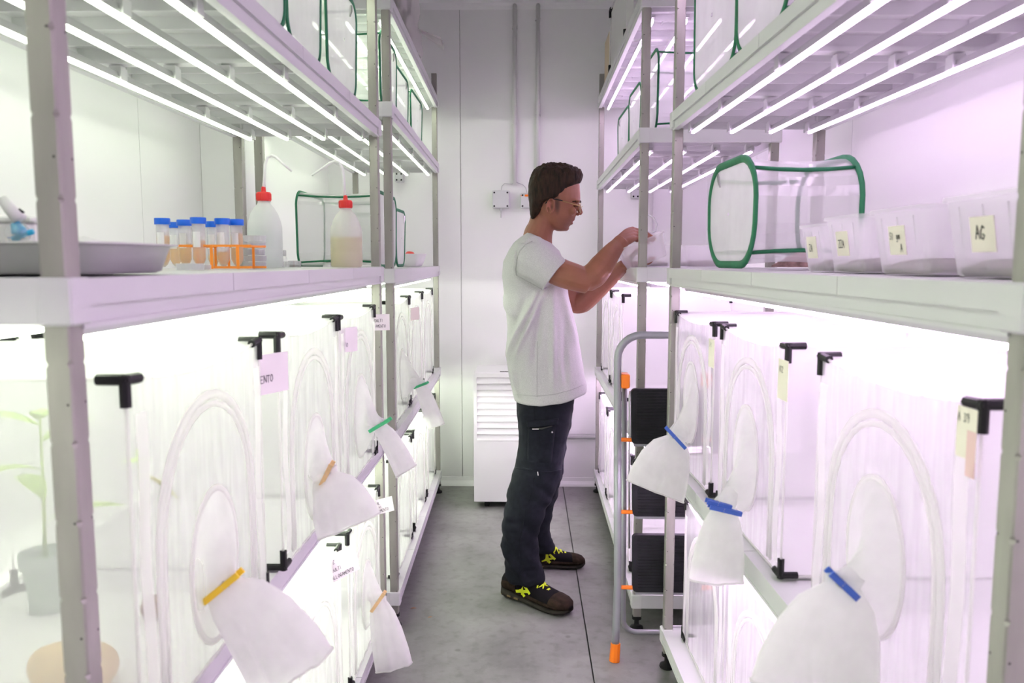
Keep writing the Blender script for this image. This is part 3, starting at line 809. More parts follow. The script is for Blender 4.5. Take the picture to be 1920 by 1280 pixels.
for k in range(5):
    dish(cs + Vector((0.002*math.sin(k*2.1), 0, 0.0165*k)), 0.027, 0.014, M['frost'], ['lowest', 'second', 'middle', 'fourth', 'top'][k] + ' dish of the stack beside the orange rack', 'dish', 'stacked dishes', M['dark_feed'] if k in (1, 2, 3) else None)
dish(Vector((on_cam(356, 480, 1.58).x, 1.58, Z2)), 0.026, 0.012, M['frost'], 'white round dish right behind the steel tray edge', 'dish')
M['pink_feed'] = mat('pink_feed', (0.75, 0.35, 0.28), 0.6)
dish(Vector((on_cam(377, 480, 1.66).x, 1.66, Z2)), 0.019, 0.009, M['frost'], 'small dish with pink contents in front of the orange rack', 'dish', fill=M['pink_feed'])
dish(Vector((on_cam(534, 480, 2.30).x, 2.30, Z2)), 0.028, 0.016, M['clear'], 'clear dish behind the white wash bottle', 'dish')
dish(Vector((on_cam(552, 480, 2.22).x, 2.22, Z2)), 0.018, 0.018, M['clear'], 'small clear dish beside the pop-up cage corner', 'dish', fill=M['dark_feed'])
vl = empty('glass_vial', Vector((on_cam(533, 480, 2.45).x, 2.45, Z2))); tag(vl, 'small grey capped glass vial between the two wash bottles', 'vial')
MB().lathe([(0.006, 0), (0.008, 0.002), (0.008, 0.028), (0.005, 0.032), (0.005, 0.036)], 12, cap=False).build('glass', M['clear'], vl, smooth=True)
MB().lathe([(0.0062, 0.034), (0.0062, 0.050), (0.005, 0.052)], 12).build('cap', M['polymer_dark'], vl)

# stainless tray
def rrect(x0, x1, y0, y1, z, r, n=5):
    out = []
    for cx, cy_, a0 in ((x1-r, y0+r, -90), (x1-r, y1-r, 0), (x0+r, y1-r, 90), (x0+r, y0+r, 180)):
        for k in range(n+1):
            a = math.radians(a0 + 90*k/n); out.append((cx + r*math.cos(a), cy_ + r*math.sin(a), z))
    return out
tx0, tx1, ty0, ty1 = -0.960, -0.508, 0.940, 1.185
tray = empty('steel_tray', ((tx0+tx1)/2, (ty0+ty1)/2, Z2)); tag(tray, 'shallow stainless steel tray on the near left shelf', 'tray')
ox, oy = (tx0+tx1)/2, (ty0+ty1)/2
tr_ = []
for ins, z in ((0.030, 0.0015), (0.027, 0.0008), (0.020, 0.004), (0.010, 0.036), (0.007, 0.0385), (0.0, 0.0390), (0.0, 0.0410), (0.008, 0.0415), (0.013, 0.036), (0.024, 0.006), (0.032, 0.003), (0.12, 0.003)):
    tr_.append([(a-ox, b-oy, z) for a, b, _ in rrect(tx0+ins, tx1-ins, ty0+ins, ty1-ins, 0, max(0.045-ins*0.5, 0.01))])
smooth_by_angle(MB().loft(tr_).build('pan', M['stainless'], tray), 0.9)
# crumpled glove on the tray, white canister with spray trigger behind
gl = MB(); rings = []
for i in range(9):
    t = i/8; rings.append([Vector((-0.055 + 0.11*t, 0, 0.0)) + Vector((0, math.cos(a)*(0.030+0.008*math.sin(3*t+a*2)), 0.016 + math.sin(a)*(0.014 + 0.006*math.sin(5*t+a*3)))) * (0.25 + math.sin(math.pi*min(max(t, 0.05), 0.95))) for a in [2*math.pi*k/14 for k in range(14)]])
go = gl.loft(rings).build('crumpled_cloth', mat('white_cloth', (0.85, 0.85, 0.85), 0.9), None, smooth=True, loc=(on_cam(165, 480, 1.07).x, 1.07, Z2+0.0065))
tag(go, 'crumpled white cloth lying in the steel tray', 'cloth')
can = empty('white_canister', (-0.830, 1.275, Z2)); tag(can, 'square white canister with a printed label standing behind the steel tray', 'canister')
MB().rbox(-0.085, 0.050, -0.035, 0.035, 0.0, 0.082, 0.008).build('body', M['white_plastic'], can)
MB().rbox(-0.089, 0.054, -0.039, 0.039, 0.078, 0.088, 0.003).build('lid', M['white_plastic'], can)
lb_ = MB().box(0.008, 0.044, -0.0362, -0.0358, 0.020, 0.062).build('printed_label', M['paper'], can)
for k in range(5): MB().box(0.012, 0.040-0.004*(k % 3), -0.0368, -0.0363, 0.053-0.006*k, 0.0555-0.006*k).build('print_line', mat('print_blue', (0.35, 0.4, 0.62), 0.8) if k == 0 else bpy.data.materials['print_blue'], lb_)
spr = empty('spray_trigger', on_cam(34, 438, 1.10)); tag(spr, 'clear spray head with a cyan trigger leaning over the tray', 'sprayer')
def ro(px, py): return on_cam(px, py, 1.10) - on_cam(34, 438, 1.10)
MB().tube([ro(4, 372), ro(20, 392), ro(38, 412)], [0.007, 0.009, 0.010], 10).build('neck', M['white_plastic'], spr, smooth=True)
MB().tube([ro(31, 400), ro(37, 393), ro(44, 399)], 0.0022, 6).build('clamp', M['rubber'], spr, smooth=True)
MB().ellipsoid((0, 0, 0), 0.0165, 0.014, 0.0165, 16, 10).build('bulb', M['clear'], spr, smooth=True)
MB().tube([ro(28, 418), ro(36, 432), ro(36, 440)], [0.006, 0.010, 0.009], 10).build('core', M['cyan'], spr, smooth=True)
tg = MB(); tg.tube([ro(26, 449), ro(40, 440), ro(62, 434)], [0.0055, 0.0045, 0.0040], 8); tg.build('trigger', M['cyan'], spr, smooth=True)

# bowl with a red lid on the far left middle shelf
bw = empty('white_bowl', LFK.P(0.085, 1.20, LFK.tiers[2]+0.002)); tag(bw, 'white plastic basin by the far left end post', 'bowl')
sq = []
for ins, z in ((0.030, 0.0), (0.024, 0.003), (0.012, 0.030), (0.003, 0.060), (0.0, 0.062), (0.0, 0.065), (0.006, 0.065), (0.016, 0.030), (0.030, 0.005), (0.06, 0.005)):
    sq.append(rrect(-0.075+ins, 0.065-ins, -0.10+ins, 0.10-ins, z, max(0.040-ins*0.4, 0.01)))
smooth_by_angle(MB().loft(sq).build('basin', M['white_plastic'], bw), 0.9)
rc = MB().lathe([(0.001, 0.0), (0.026, 0.002), (0.026, 0.012), (0.020, 0.022), (0.004, 0.026)], 18).build('round_lid', M['red_cap'], None, True, LFK.P(0.10, 1.20, LFK.tiers[2]+0.052))
rc.rotation_euler = (0.4, 0.2, 0); tag(rc, 'red round lid lying in the white basin', 'lid')

# ------------------------------------------------------------------ handwriting
GL = {'A': [[(0,0),(.5,1),(1,0)],[(.2,.4),(.8,.4)]], 'D': [[(0,0),(0,1),(.6,.95),(1,.6),(.9,.2),(.5,0),(0,0)]], 'U': [[(0,1),(.05,.2),(.45,0),(.9,.2),(1,1)]],
      'L': [[(0,1),(0,0),(.8,0)]], 'T': [[(0,1),(1,1)],[(.5,1),(.45,0)]], 'I': [[(.4,1),(.4,0)]], 'G': [[(1,.85),(.5,1),(.05,.6),(.15,.1),(.6,0),(.95,.3),(.55,.4)]],
      'M': [[(0,0),(.1,1),(.5,.35),(.9,1),(1,0)]], 'E': [[(.9,1),(.05,1),(0,0),(.9,0)],[(0,.5),(.7,.5)]], 'N': [[(0,0),(.05,1),(.9,0),(1,1)]],
      'O': [[(.5,1),(.05,.6),(.15,.1),(.6,0),(1,.4),(.85,.9),(.5,1)]], 'Z': [[(0,1),(1,1),(0,0),(1,0)]], 'S': [[(1,.9),(.4,1),(.1,.7),(.9,.35),(.7,.05),(0,.1)]],
      '1': [[(.2,.8),(.5,1),(.5,0)]], '3': [[(.1,1),(.9,.9),(.4,.55),(.95,.3),(.6,0),(.05,.1)]], '9': [[(.9,.6),(.4,.5),(.1,.8),(.5,1),(.9,.8),(.8,0)]], '2': [[(.05,.8),(.5,1),(.9,.75),(0,0),(1,0)]],
      'g': [[(.8,.5),(.3,.6),(.1,.25),(.5,.05),(.8,.4),(.75,-.3),(.2,-.3)]], 'm': [[(0,0),(.05,.55)],[(.05,.45),(.3,.6),(.45,0)],[(.45,.45),(.75,.6),(.95,0)]], '/': [[(.1,0),(.8,1)]], ' ': []}
def writing(mb, text, o, ex, ez, h, nrm, w=None, slant=0.0):
    """pen strokes as thin raised ribbons"""
    x = 0.0; w = w or h*0.62; rnd = random.Random(len(text)*7+3)
    for ch in text:
        jx = rnd.uniform(-.04, .04); jy = rnd.uniform(-.06, .06)
        for st in GL[ch]:
            pts = [o + ex*(x + (p[0]+jx)*w*0.8 + slant*p[1]*h) + ez*((p[1]+jy)*h) + nrm*0.0005 for p in st]
            for a, b in zip(pts, pts[1:]):
                d = (b-a); n_ = d.normalized().cross(nrm).normalized()*h*0.055
                e = d.normalized()*h*0.04
                mb.add([a-e-n_, b+e-n_, b+e+n_, a-e+n_], [(0, 1, 2, 3)])
        x += w
def card(c, ex, ez, w, h, lines, label, mtl=None, name='paper_card', lh=None, tilt=0.0, group='handwritten cards'):
    """thin paper card: c = centre, ex = reading direction, ez = up"""
    ex = Vector(ex).normalized(); ez = (Vector(ez) - ex*Vector(ez).dot(ex)).normalized()
    if tilt: q = Quaternion(ex.cross(ez), tilt); ex = q @ ex; ez = q @ ez
    nrm = ex.cross(ez); c = Vector(c)
    root = empty(name, c); tag(root, label, 'card', group)
    MB().obox((0, 0, 0), ex, ez, nrm, w/2, h/2, 0.0004).build('paper', mtl or M['paper'], root)
    if lines:
        mb = MB()
        for (t, x, y, hh) in lines: writing(mb, t, ex*(x*w) + ez*(y*h) + nrm*0.0004, ex, ez, hh, nrm)
        o = mb.build('handwriting', M['ink'], root); o['kind'] = 'stuff'
    return root
AL = (0.75, 0.66, 0)
card(on_x(712, 604, -0.472), (0.9, 0.35, 0), (0, 0, 1), 0.064, 0.052, [('ADULTI', -.34, .02, .009), ('IGIAMENTO', -.48, -.32, .009)], 'card reading ADULTI over IGIAMENTO, clipped near the left posts')
card(on_x(651, 637, -0.480), (0.55, 0.85, 0), (0, 0, 1), 0.075, 0.066, [('I', -.2, .1, .009), ('ITO', -.22, -.28, .010)], 'pale card reading ITO on the middle left cage')
card(on_x(508, 700, -0.480), (0.45, 0.9, 0), (0, 0, 1), 0.090, 0.075, [('ENTO', -.30, -.20, .013)], 'pale card reading ENTO on the nearest left cage edge')
card(on_x(722, 947, -0.482), (0.9, 0.35, 0.1), (0, 0, 1), 0.056, 0.052, [('AL', -.48, .16, .009), ('AI', -.40, -.12, .008), ('AMENTO', -.44, -.36, .0095)], 'card reading AMENTO hanging beside the lower left posts', tilt=0.05)
card(on_x(643, 1056, -0.490), (0.75, 0.6, 0.22), (0, 0, 1), 0.085, 0.075, [('ALZ', -.46, .14, .010), ('ADULTI', -.46, -.14, .009), ('ALLOGAMENTO', -.46, -.42, .0095)], 'card with three handwritten lines on the lower left cages')
card(on_x(778, 588, -0.478), (0.3, 0.95, 0), (0, 0, 1), 0.085, 0.054, [], 'blank yellowish card on the far left cages', M['paper_yellow'])
rx = lambda y: RN.P(0.018, 0, 0).x + (RN.P(0.018, 1, 0).x - RN.P(0.018, 0, 0).x)*(y - RN.o.y)
def rcard(px, py, w, h, lines, label, mtl=None):
    p = on_x(px, py, 0.47); p = on_x(px, py, rx(p.y)); p = on_x(px, py, rx(p.y))
    return card(p, (0.03, -1, 0), (0, 0, 1), w, h, lines, label, mtl)
rcard(1334, 662, 0.055, 0.075, [('A I', -.30, .22, .012)], 'upright card marked A I on the far right cage', M['paper_yellow'])
rcard(1468, 712, 0.055, 0.080, [('A12', -.36, .18, .012)], 'upright card marked A12 on the middle right cage', M['paper_yellow'])
rcard(1812, 812, 0.040, 0.062, [('A 39', -.45, .22, .010)], 'card marked A 39 on the nearest right cage', M['paper_yellow'])
rcard(1820, 852, 0.018, 0.055, [], 'pink paper tab below the A 39 card', mat('pink_paper', (0.80, 0.55, 0.55), 0.8))

# ------------------------------------------------------------------ tubs on the right shelves
M['tub'] = sheer('tub_plastic', (0.93, 0.92, 0.94), 0.46, 0.5, gloss=0.05, rough=0.15)
M['soil'] = mat('leaf_litter', (0.16, 0.15, 0.11), 0.9, noise_scale=70.0, noise_amt=0.7)
def tub(c, rz, w, d, h, label, text=None, fill=True, tilt=None, group='clear plastic tubs'):
    root = empty('plastic_tub', c, rz); tag(root, label, 'tub', group)
    rs = []
    for ins, z in ((0.024, 0.0), (0.020, 0.003), (0.006, h-0.008), (0.005, h-0.006), (0.0, h-0.006), (0.0, h)):
        rs.append(rrect(-w/2+ins, w/2-ins, -d/2+ins, d/2-ins, z, max(0.030-ins*0.5, 0.008)))
    b = MB().loft(rs, cap=False); b.add(rs[0], [tuple(range(len(rs[0])))])
    smooth_by_angle(b.build('shell', M['tub'], root), 0.8)
    for s_ in (-1, 1):
        for k in range(3):
            xx = s_*(w/2-0.012); yy = -d*0.25 + d*0.25*k
            MB().tube([(s_*(w/2-0.021), yy, 0.008), (s_*(w/2-0.0075), yy, h-0.014)], 0.0016, 5).build('rib', M['tub'], root, smooth=True)
    if fill:
        rnd = random.Random(int(w*1000) + int(c[1]*100))
        f = MB(); rings = []
        for ins, z in ((0.026, 0.004), (0.024, 0.012), (0.045, 0.020), (0.075, 0.024)):
            rings.append([Vector((a, b_, zz + rnd.uniform(-.004, .004))) for a, b_, zz in rrect(-w/2+ins, w/2-ins, -d/2+ins, d/2-ins, z, 0.012)])
        f.loft(rings).build('litter', M['soil'], root)
    if text:
        wv = Vector((-w/2+0.0125, 0, h*0.52)); nx = Vector((-1, 0, -0.15)).normalized()
        ex = Vector((0, -1, 0)); ez = ex.cross(nx)*-1; ez = Vector((0, 0, 1)) - nx*nx.z
        lb = MB().obox(wv + nx*0.003, ex, ez.normalized(), nx, 0.026, 0.023, 0.0004).build('label_sticker', M['paper_yellow'], root)
        mb = MB()
        for (t, x, y, hh) in text: writing(mb, t, wv + nx*0.0035 + ex*x + ez.normalized()*y, ex, ez.normalized(), hh, nx)
        o = mb.build('lettering', M['ink'], lb); o['kind'] = 'stuff'
    return root
zR = RN.tiers[2] + 0.002
tub((0.690, 1.700, zR), RN.rz, 0.19, 0.155, 0.098, 'far small tub on the right shelf labelled ZA', [('ZA', -.012, -.008, .014)])
tub((0.690, 1.500, zR), RN.rz, 0.22, 0.185, 0.105, 'tub labelled ZZA on the right shelf', [('ZZA', -.016, -.008, .014)])
tub((0.690, 1.270, zR), RN.rz, 0.23, 0.205, 0.105, 'tub labelled SI gm A on the right shelf', [('SI gm', -.022, .002, .011), ('A', .010, -.018, .012)])
tub((0.690, 1.035, zR), RN.rz, 0.23, 0.210, 0.108, 'tub nearest the camera labelled AG', [('AG', -.014, -.006, .017)])
zF = RF.tiers[2] + 0.002
tub(RF.P(0.130, 0.600, zF), RF.rz, 0.19, 0.23, 0.090, 'unlabelled tub behind the far right post')
tub(RF.P(0.360, 0.600, zF), RF.rz, 0.21, 0.23, 0.090, 'unlabelled tub between the right posts and the pop-up cage')
# lump of netting behind the tubs
lm = MB(); rings = []
for i in range(8):
    t = i/7; rings.append([Vector((-0.07 + 0.14*t, 0, 0)) + Vector((0, math.cos(a)*0.05*(1+.2*math.sin(4*a)), max(0, math.sin(a))*0.034*(1+.25*math.sin(3*a+5*t))))*math.sin(math.pi*(0.06+0.88*t)) for a in [2*math.pi*k/16 for k in range(16)]])
lo = lm.loft(rings).build('leaf_heap', mat('dry_leaf', (0.42, 0.27, 0.25), 0.9, noise_scale=50, noise_amt=0.4), None, True, RN.P(0.26, 1.335, zR+0.006))
tag(lo, 'heap of dry brownish leaves inside the pop-up cage on the right', 'leaves')

# ------------------------------------------------------------------ inside the nearest left cage
M['pot'] = mat('grey_green_pot', (0.32, 0.38, 0.34), 0.6)
M['leaf'] = mat('leaf_green', (0.34, 0.46, 0.12), 0.5)
M['leaf2'] = mat('leaf_yellowing', (0.55, 0.52, 0.08), 0.5)
zc = UZ + 0.013
pt = empty('potted_plant', (-0.845, 1.325, zc)); tag(pt, 'seedling in a grey green pot inside the nearest left cage', 'plant')
MB().lathe([(0.028, 0), (0.036, 0.080), (0.041, 0.080), (0.042, 0.104), (0.038, 0.104), (0.034, 0.085), (0.006, 0.083)], 24, cap=False).build('pot', M['pot'], pt, smooth=False)
MB().tube([(0, 0, 0.08), (0.01, -0.01, 0.20), (0.0, 0.01, 0.34)], [0.004, 0.003, 0.002], 6).build('stem', M['leaf'], pt, smooth=True)
def leaf(parent, base, tip, w, m, nm='leaf'):
    base = Vector(base); tip = Vector(tip); d = tip-base; s_ = d.cross(Vector((0, 0, 1))); s_ = s_.normalized() if s_.length > 1e-5 else Vector((1, 0, 0)); n_ = s_.cross(d).normalized()
    def fn(a, b):
        ww = w*math.sin(math.pi*min(0.97, 0.03+a*0.94))**0.8
        return base + d*a + s_*((b-.5)*2*ww) + n_*(0.25*d.length*math.sin(math.pi*a)*0.3 - abs(b-.5)*ww*0.5) + Vector((0, 0, -0.25*d.length*a*a))
    return MB().grid(fn, 8, 4).build(nm, m, parent, smooth=True)
for k, (h, a, l) in enumerate(((0.16, 0.3, 0.13), (0.20, 2.4, 0.14), (0.25, 4.4, 0.14), (0.30, 1.2, 0.12), (0.33, 3.3, 0.12), (0.34, 5.4, 0.10))):
    leaf(pt, (0.005, 0, h), (l*math.cos(a), l*math.sin(a), h+0.05), 0.020, M['leaf'])
p2 = empty('cut_leaf_sprig', on_cam(262, 945, 1.22) + Vector((0, 0, -0.10))); tag(p2, 'yellow green leaf sprig hanging behind the nearest left door', 'leaf')
MB().tube([(0, 0, 0), (0.004, 0, 0.09), (0.0, 0, 0.19)], 0.002, 6).build('stem', M['leaf'], p2, smooth=True)
leaf(p2, (0, 0, 0.17), (0.020, -0.045, 0.195), 0.024, M['leaf']); leaf(p2, (0, 0, 0.15), (0.036, 0.06, 0.11), 0.014, M['leaf2'])
def lump(name, c, sx, sy, sz, m, label, cat, seed):
    mb = MB(); mb.ellipsoid((0, 0, 0), sx, sy, sz, 28, 16)
    vs_ = []
    for v in mb.v:
        v = Vector(v); q = 1 + 0.22*noise.noise(v*9 + Vector((seed, 0, 0))) + 0.08*noise.noise(v*30 + Vector((0, seed, 0)))
        vs_.append(Vector((v.x*q, v.y*q, max(v.z*q, -sz*0.82) + sz*0.82)))
    mb.v = [tuple(v) for v in vs_]
    return tag(mb.build(name, m, None, True, c), label, cat)
lump('feed_sack', (-0.655, 1.075, zc), 0.062, 0.040, 0.036, mat('ochre_sponge', (0.62, 0.42, 0.20), 0.9, noise_scale=30, noise_amt=0.15, bump=0.4, bump_scale=60), 'ochre sponge like lump at the front of the nearest left cage', 'sponge', 3.0)
lump('brown_tuber', (-0.645, 1.300, zc), 0.020, 0.020, 0.021, mat('tuber_brown', (0.36, 0.25, 0.18), 0.9, noise_scale=40, noise_amt=0.3), 'small brown tuber on the cage floor behind the yellow pin', 'tuber', 8.0)
# crumpled clear film lying in the lower right cage
def crinkle(a, b):
    return (RN.P(0.085 + 0.30*b, 1.275 + 0.40*a, LZ + 0.012 + 0.022*abs(noise.noise(Vector((a*7, b*6, 1.3)))) + 0.012*abs(noise.noise(Vector((a*19, b*17, 4.0))))))
tag(MB().grid(crinkle, 34, 26).build('crumpled_film', sheer('crumpled_clear_film', (0.85, 0.85, 0.87), 0.3, 0.4, gloss=0.25, rough=0.12)), 'crumpled clear plastic sheet on the floor of the far lower right cage', 'plastic sheet')

# ------------------------------------------------------------------ on the top shelves
def crumpled_bag(a, b):
    th = a*2*math.pi; z = b
    r = (0.085 + 0.02*noise.noise(Vector((math.cos(th)*2, math.sin(th)*2, z*4)))) * (1 - 0.35*z)
    q = 1 + 0.30*noise.noise(Vector((math.cos(th)*4, math.sin(th)*4, z*7+3)))
    return Vector((r*q*math.cos(th)*0.75, r*q*math.sin(th)*2.6, z*0.40))
bg = empty('plastic_bag', LFK.P(0.06, 0.85, LFK.tiers[4]+0.003)); tag(bg, 'crumpled white plastic bag on top of the far left shelf', 'bag')
M['bag'] = sheer('white_polythene', (0.80, 0.78, 0.77), 0.82, 0.35, gloss=0.05, rough=0.25, wrinkle=14.0)
MB().grid(crumpled_bag, 36, 20).build('bag_body', M['bag'], bg, smooth=True)
def bagtail(a, b):
    w = 0.010 + 0.055*b; th = (a-.5)*2
    return Vector((0.02 + 0.135*b, 0.12 + th*w, 0.16 - 0.075*b + 0.014*math.sin(a*17)*b))
MB().grid(bagtail, 16, 8).build('bag_mouth', M['bag'], bg, smooth=True)
# top right: folded cage with a black corner and a board
fc = empty('folded_cage', RF.P(0.015, 0.62, RF.tiers[4]+0.003)); tag(fc, 'folded white cage with a black corner on the far right top shelf', 'cage')
MB().box(0.004, 0.035, 0.0, 0.62, 0.004, 0.30).build('folded_cloth', M['band'], fc)
for y_ in (0.0, 0.62):
    for z_ in (0.01, 0.31):
        m_ = MB(); m_.tube([(0.0, y_, z_), (0.0, y_, z_ + (0.035 if z_ < .1 else -0.035))], 0.008, 8); m_.tube([(0, y_, z_), (0, y_ + (0.035 if y_ < .1 else -0.035), z_)], 0.008, 8); m_.tube([(0, y_, z_), (0.03, y_, z_)], 0.008, 8)
        m_.build('corner_connector', M['rubber'], fc)
MB().tube([(0, 0.62, 0.02), (0, 0.62, 0.30)], 0.003, 6).build('frame_rod', M['white_plastic'], fc); MB().tube([(0, 0.02, 0.31), (0, 0.6, 0.31)], 0.003, 6).build('frame_rod', M['white_plastic'], fc)
bd = MB().rbox(-0.006, 0.006, 0.0, 0.30, 0.0, 0.24, 0.002).build('cardboard_sheet', mat('cardboard', (0.55, 0.45, 0.33), 0.9), None, False, RF.P(0.022, 1.27, RF.tiers[4]+0.003)); tag(bd, 'tan board standing beside the folded cage on the top right shelf', 'board')

# ------------------------------------------------------------------ back wall services
M['grey_pvc'] = mat('grey_conduit', (0.50, 0.50, 0.51), 0.5)
M['box_grey'] = mat('junction_box_grey', (0.62, 0.62, 0.64), 0.5)
M['white_pipe'] = mat('white_conduit', (0.72, 0.72, 0.71), 0.45)
for px, lab in ((965, 'left upright white conduit on the back wall above the junction box'), (1008, 'right upright white conduit on the back wall above the man')):
    p0 = on_cam(px, 345 if px < 1000 else 330, YB-0.014)
    cd = empty('wall_conduit', (p0.x, YB, p0.z)); tag(cd, lab, 'pipe')
    MB().tube([(0, -0.014, 0), (0, -0.014, ZC-p0.z-0.001)], 0.0115, 12).build('pipe', M['white_pipe'], cd, smooth=True)
    for dz in (0.35, 0.9, 1.35):
        if p0.z + dz < ZC - 0.03: MB().box(-0.016, 0.016, -0.022, -0.0, dz, dz+0.012).build('bracket', M['white_pipe'], cd)
def jbox(px0, px1, py0, py1, Y, label, name='junction_box', orange=False, depth=0.055):
    a = on_cam(px0, py1, Y-depth); b = on_cam(px1, py0, Y-depth)
    r_ = empty(name, ((a.x+b.x)/2, Y, a.z)); tag(r_, label, 'junction box', 'wall boxes')
    w = (b.x-a.x)/2; h = b.z-a.z
    MB().rbox(-w, w, -depth*0.7, -0.001, 0, h, 0.004).build('body', M['box_grey'], r_)
    cv = MB().rbox(-w, w, -depth, -depth*0.7-0.001, 0, h, 0.004).build('cover', M['box_grey'], r_)
    for sx in (-1, 1):
        for zz in (0.012, h-0.012):
            s_ = MB(); s_.add([(sx*(w-0.012) + 0.0055*math.cos(2*math.pi*k/10), -depth-0.0006, zz + 0.0055*math.sin(2*math.pi*k/10)) for k in range(10)], [tuple(reversed(range(10)))]); s_.build('screw', M['rubber'], cv)
    return r_, w, h
b1, w, h = jbox(923, 955, 357, 390, YB, 'grey square junction box on the back wall left of the man')
MB().tube([(0, -0.028, 0), (0, -0.028, -0.012)], 0.008, 10).build('gland', M['box_grey'], b1); MB().tube([(0, -0.028, -0.012), (0, -0.028, -0.055)], 0.004, 8).build('cable_stub', M['grey_pvc'], b1)
b2, w2, h2 = jbox(976, 998, 362, 390, YB, 'switch box with orange indicators behind the man\'s head')
MB().rbox(-0.010, 0.016, -0.066, -0.055, h2-0.020, h2-0.008, 0.002).build('indicator', M['orange'], b2)
MB().rbox(-0.034, -0.029, -0.060, -0.055, h2-0.018, h2-0.012, 0.001).build('indicator', M['orange'], b2)
jbox(740, 756, 322, 341, YB, 'white box on the back wall inside the far left unit')
jbox(1184, 1200, 350, 372, YB, 'white box hanging inside the far right unit below its led bars')
cb = empty('wall_cable', on_cam(966, 345, YB-0.012)); tag(cb, 'thin grey cables fanning from the conduit to the boxes', 'cable')
def rw(px, py): return on_cam(px, py, YB-0.012) - on_cam(966, 345, YB-0.012)
MB().tube([rw(965, 336), rw(964, 342), rw(960, 345), rw(946, 344), rw(941, 349), rw(940, 356)], 0.0022, 6).build('cable', M['grey_pvc'], cb, smooth=True)
MB().tube([rw(966, 336), rw(969, 342), rw(980, 346), rw(986, 352), rw(988, 361)], 0.0022, 6).build('cable', M['grey_pvc'], cb, smooth=True)
wl = MB().tube([on_cam(1214, 402, 4.6), on_cam(1226, 408, 4.6), on_cam(1232, 420, 4.6), on_cam(1229, 433, 4.6), on_cam(1220, 437, 4.6), on_cam(1212, 433, 4.6)], 0.005, 8).build('cable_loop', M['grey_pvc'], None, True)
tag(wl, 'grey cable loop hanging inside the far right unit', 'cable')
wp = MB().tube([on_cam(1218, 330, YB-0.03), Vector((on_cam(1218, 330, YB-0.03).x, YB-0.03, 0.06))], 0.024, 14).build('downpipe', M['white_pipe'], None, True)
tag(wp, 'white upright pipe behind the far right unit', 'pipe')
hp = MB().tube([Vector((on_cam(1040, 818, YB-0.03).x, YB-0.03, on_cam(1060, 818, YB-0.03).z)), Vector((0.60, YB-0.03, on_cam(1060, 818, YB-0.03).z))], 0.016, 12).build('drain_pipe', M['grey_pvc'], None, True)
tag(hp, 'grey horizontal drain pipe low on the back wall behind the man', 'pipe')

# ------------------------------------------------------------------ dehumidifier
pl_ = on_cam(889, 940, 4.34); pr_ = on_cam(968, 940, 4.34)
dx0 = pl_.x; dx1 = dx0 + 0.40; dz0 = pl_.z; dz1 = on_cam(889, 699, 4.34).z
dh = empty('dehumidifier', ((dx0+dx1)/2, 4.34, 0)); tag(dh, 'white louvred dehumidifier on black castors by the back wall', 'dehumidifier')
hwid = (dx1-dx0)/2
M['appliance'] = mat('appliance_white', (0.80, 0.80, 0.80), 0.4)
ztl = dz1 - 0.012; zl0 = on_cam(895, 826, 4.34).z
bdy = MB(); bdy.rbox(-hwid, hwid, 0.014, 0.34, dz0, dz1, 0.006); bdy.box(-hwid, -hwid+0.018, 0.0, 0.016, dz0, dz1-0.003); bdy.box(hwid-0.018, hwid, 0.0, 0.016, dz0, dz1-0.003)
bdy.box(-hwid+0.018, hwid-0.018, 0.0, 0.016, dz0, zl0); bdy.box(-hwid+0.018, hwid-0.018, 0.0, 0.016, dz1-0.024, dz1-0.003)
bdy.build('cabinet', M['appliance'], dh)
nl = 10; step = (dz1-0.024-zl0)/nl
for k in range(nl):
    z = zl0 + step*k
    MB().add([(-hwid+0.018, -0.003, z+0.002), (hwid-0.018, -0.003, z+0.002), (hwid-0.018, 0.014, z+step*0.98), (-hwid+0.018, 0.014, z+step*0.98), (-hwid+0.018, 0.001, z), (hwid-0.018, 0.001, z), (hwid-0.018, 0.016, z+step*0.95), (-hwid+0.018, 0.016, z+step*0.95)],
             [(0,1,2,3),(4,7,6,5),(0,4,5,1),(1,5,6,2),(2,6,7,3),(3,7,4,0)]).build('louvre', M['appliance'], dh)
MB().box(-0.055, 0.10, 0.04, 0.058, dz1+0.0002, dz1+0.0012).build('handle_slot', M['hole'], dh)
for sx in (-1, 1):
    for yy in (0.05, 0.29):
        cs_ = MB(); cs_.tube([(sx*(hwid-0.07)-0.012, yy, 0.036), (sx*(hwid-0.07)+0.012, yy, 0.036)], 0.035, 16)
        ca = cs_.build('castor', M['rubber'], dh)
        MB().box(sx*(hwid-0.07)-0.022, sx*(hwid-0.07)+0.022, yy-0.015, yy+0.02, 0.040, dz0+0.004).build('fork', M['polymer_dark'], ca)

# ------------------------------------------------------------------ step ladder
M['alu'] = mat('ladder_grey_tube', (0.33, 0.34, 0.36), 0.4, metal=0.4, noise_scale=8, noise_amt=0.08)
M['tread'] = mat('tread_black', (0.008, 0.008, 0.011), 0.6, spec=0.3, noise_scale=25, noise_amt=0.5)
ld = empty('step_ladder', (0.49, 2.66, 0)); tag(ld, 'folded grey step ladder with black ribbed treads and orange joints', 'ladder')
lo_ = Vector((0.49, 2.66, 0))
def yl(z): return 2.640 + 0.12*z - 0.0          # the ladder leans back a little
def lp(px, py, off=0.0):
    Y = 2.68
    for _ in range(4):
        p = on_cam(px, py, Y); Y = yl(p.z) + off
    return on_cam(px, py, Y) - lo_
xl, xr = -0.172, 0.172
def yy_(z): return yl(z) - lo_.y
top_z = lp(1230, 628).z
xf = lp(1152, 1235).x
rail = [(xf, yy_(0.004), 0.004), (lp(1157, 1120).x, yy_(0.25), 0.25)]
xl = lp(1158, 800).x; xr = -xl
rr_ = 0.085; out = [(xf, yy_(0.01), 0.01), (xf*0.5+xl*0.5, yy_(0.11), 0.11), (xl, yy_(0.26), 0.26), (xl, yy_(0.7), 0.7)]
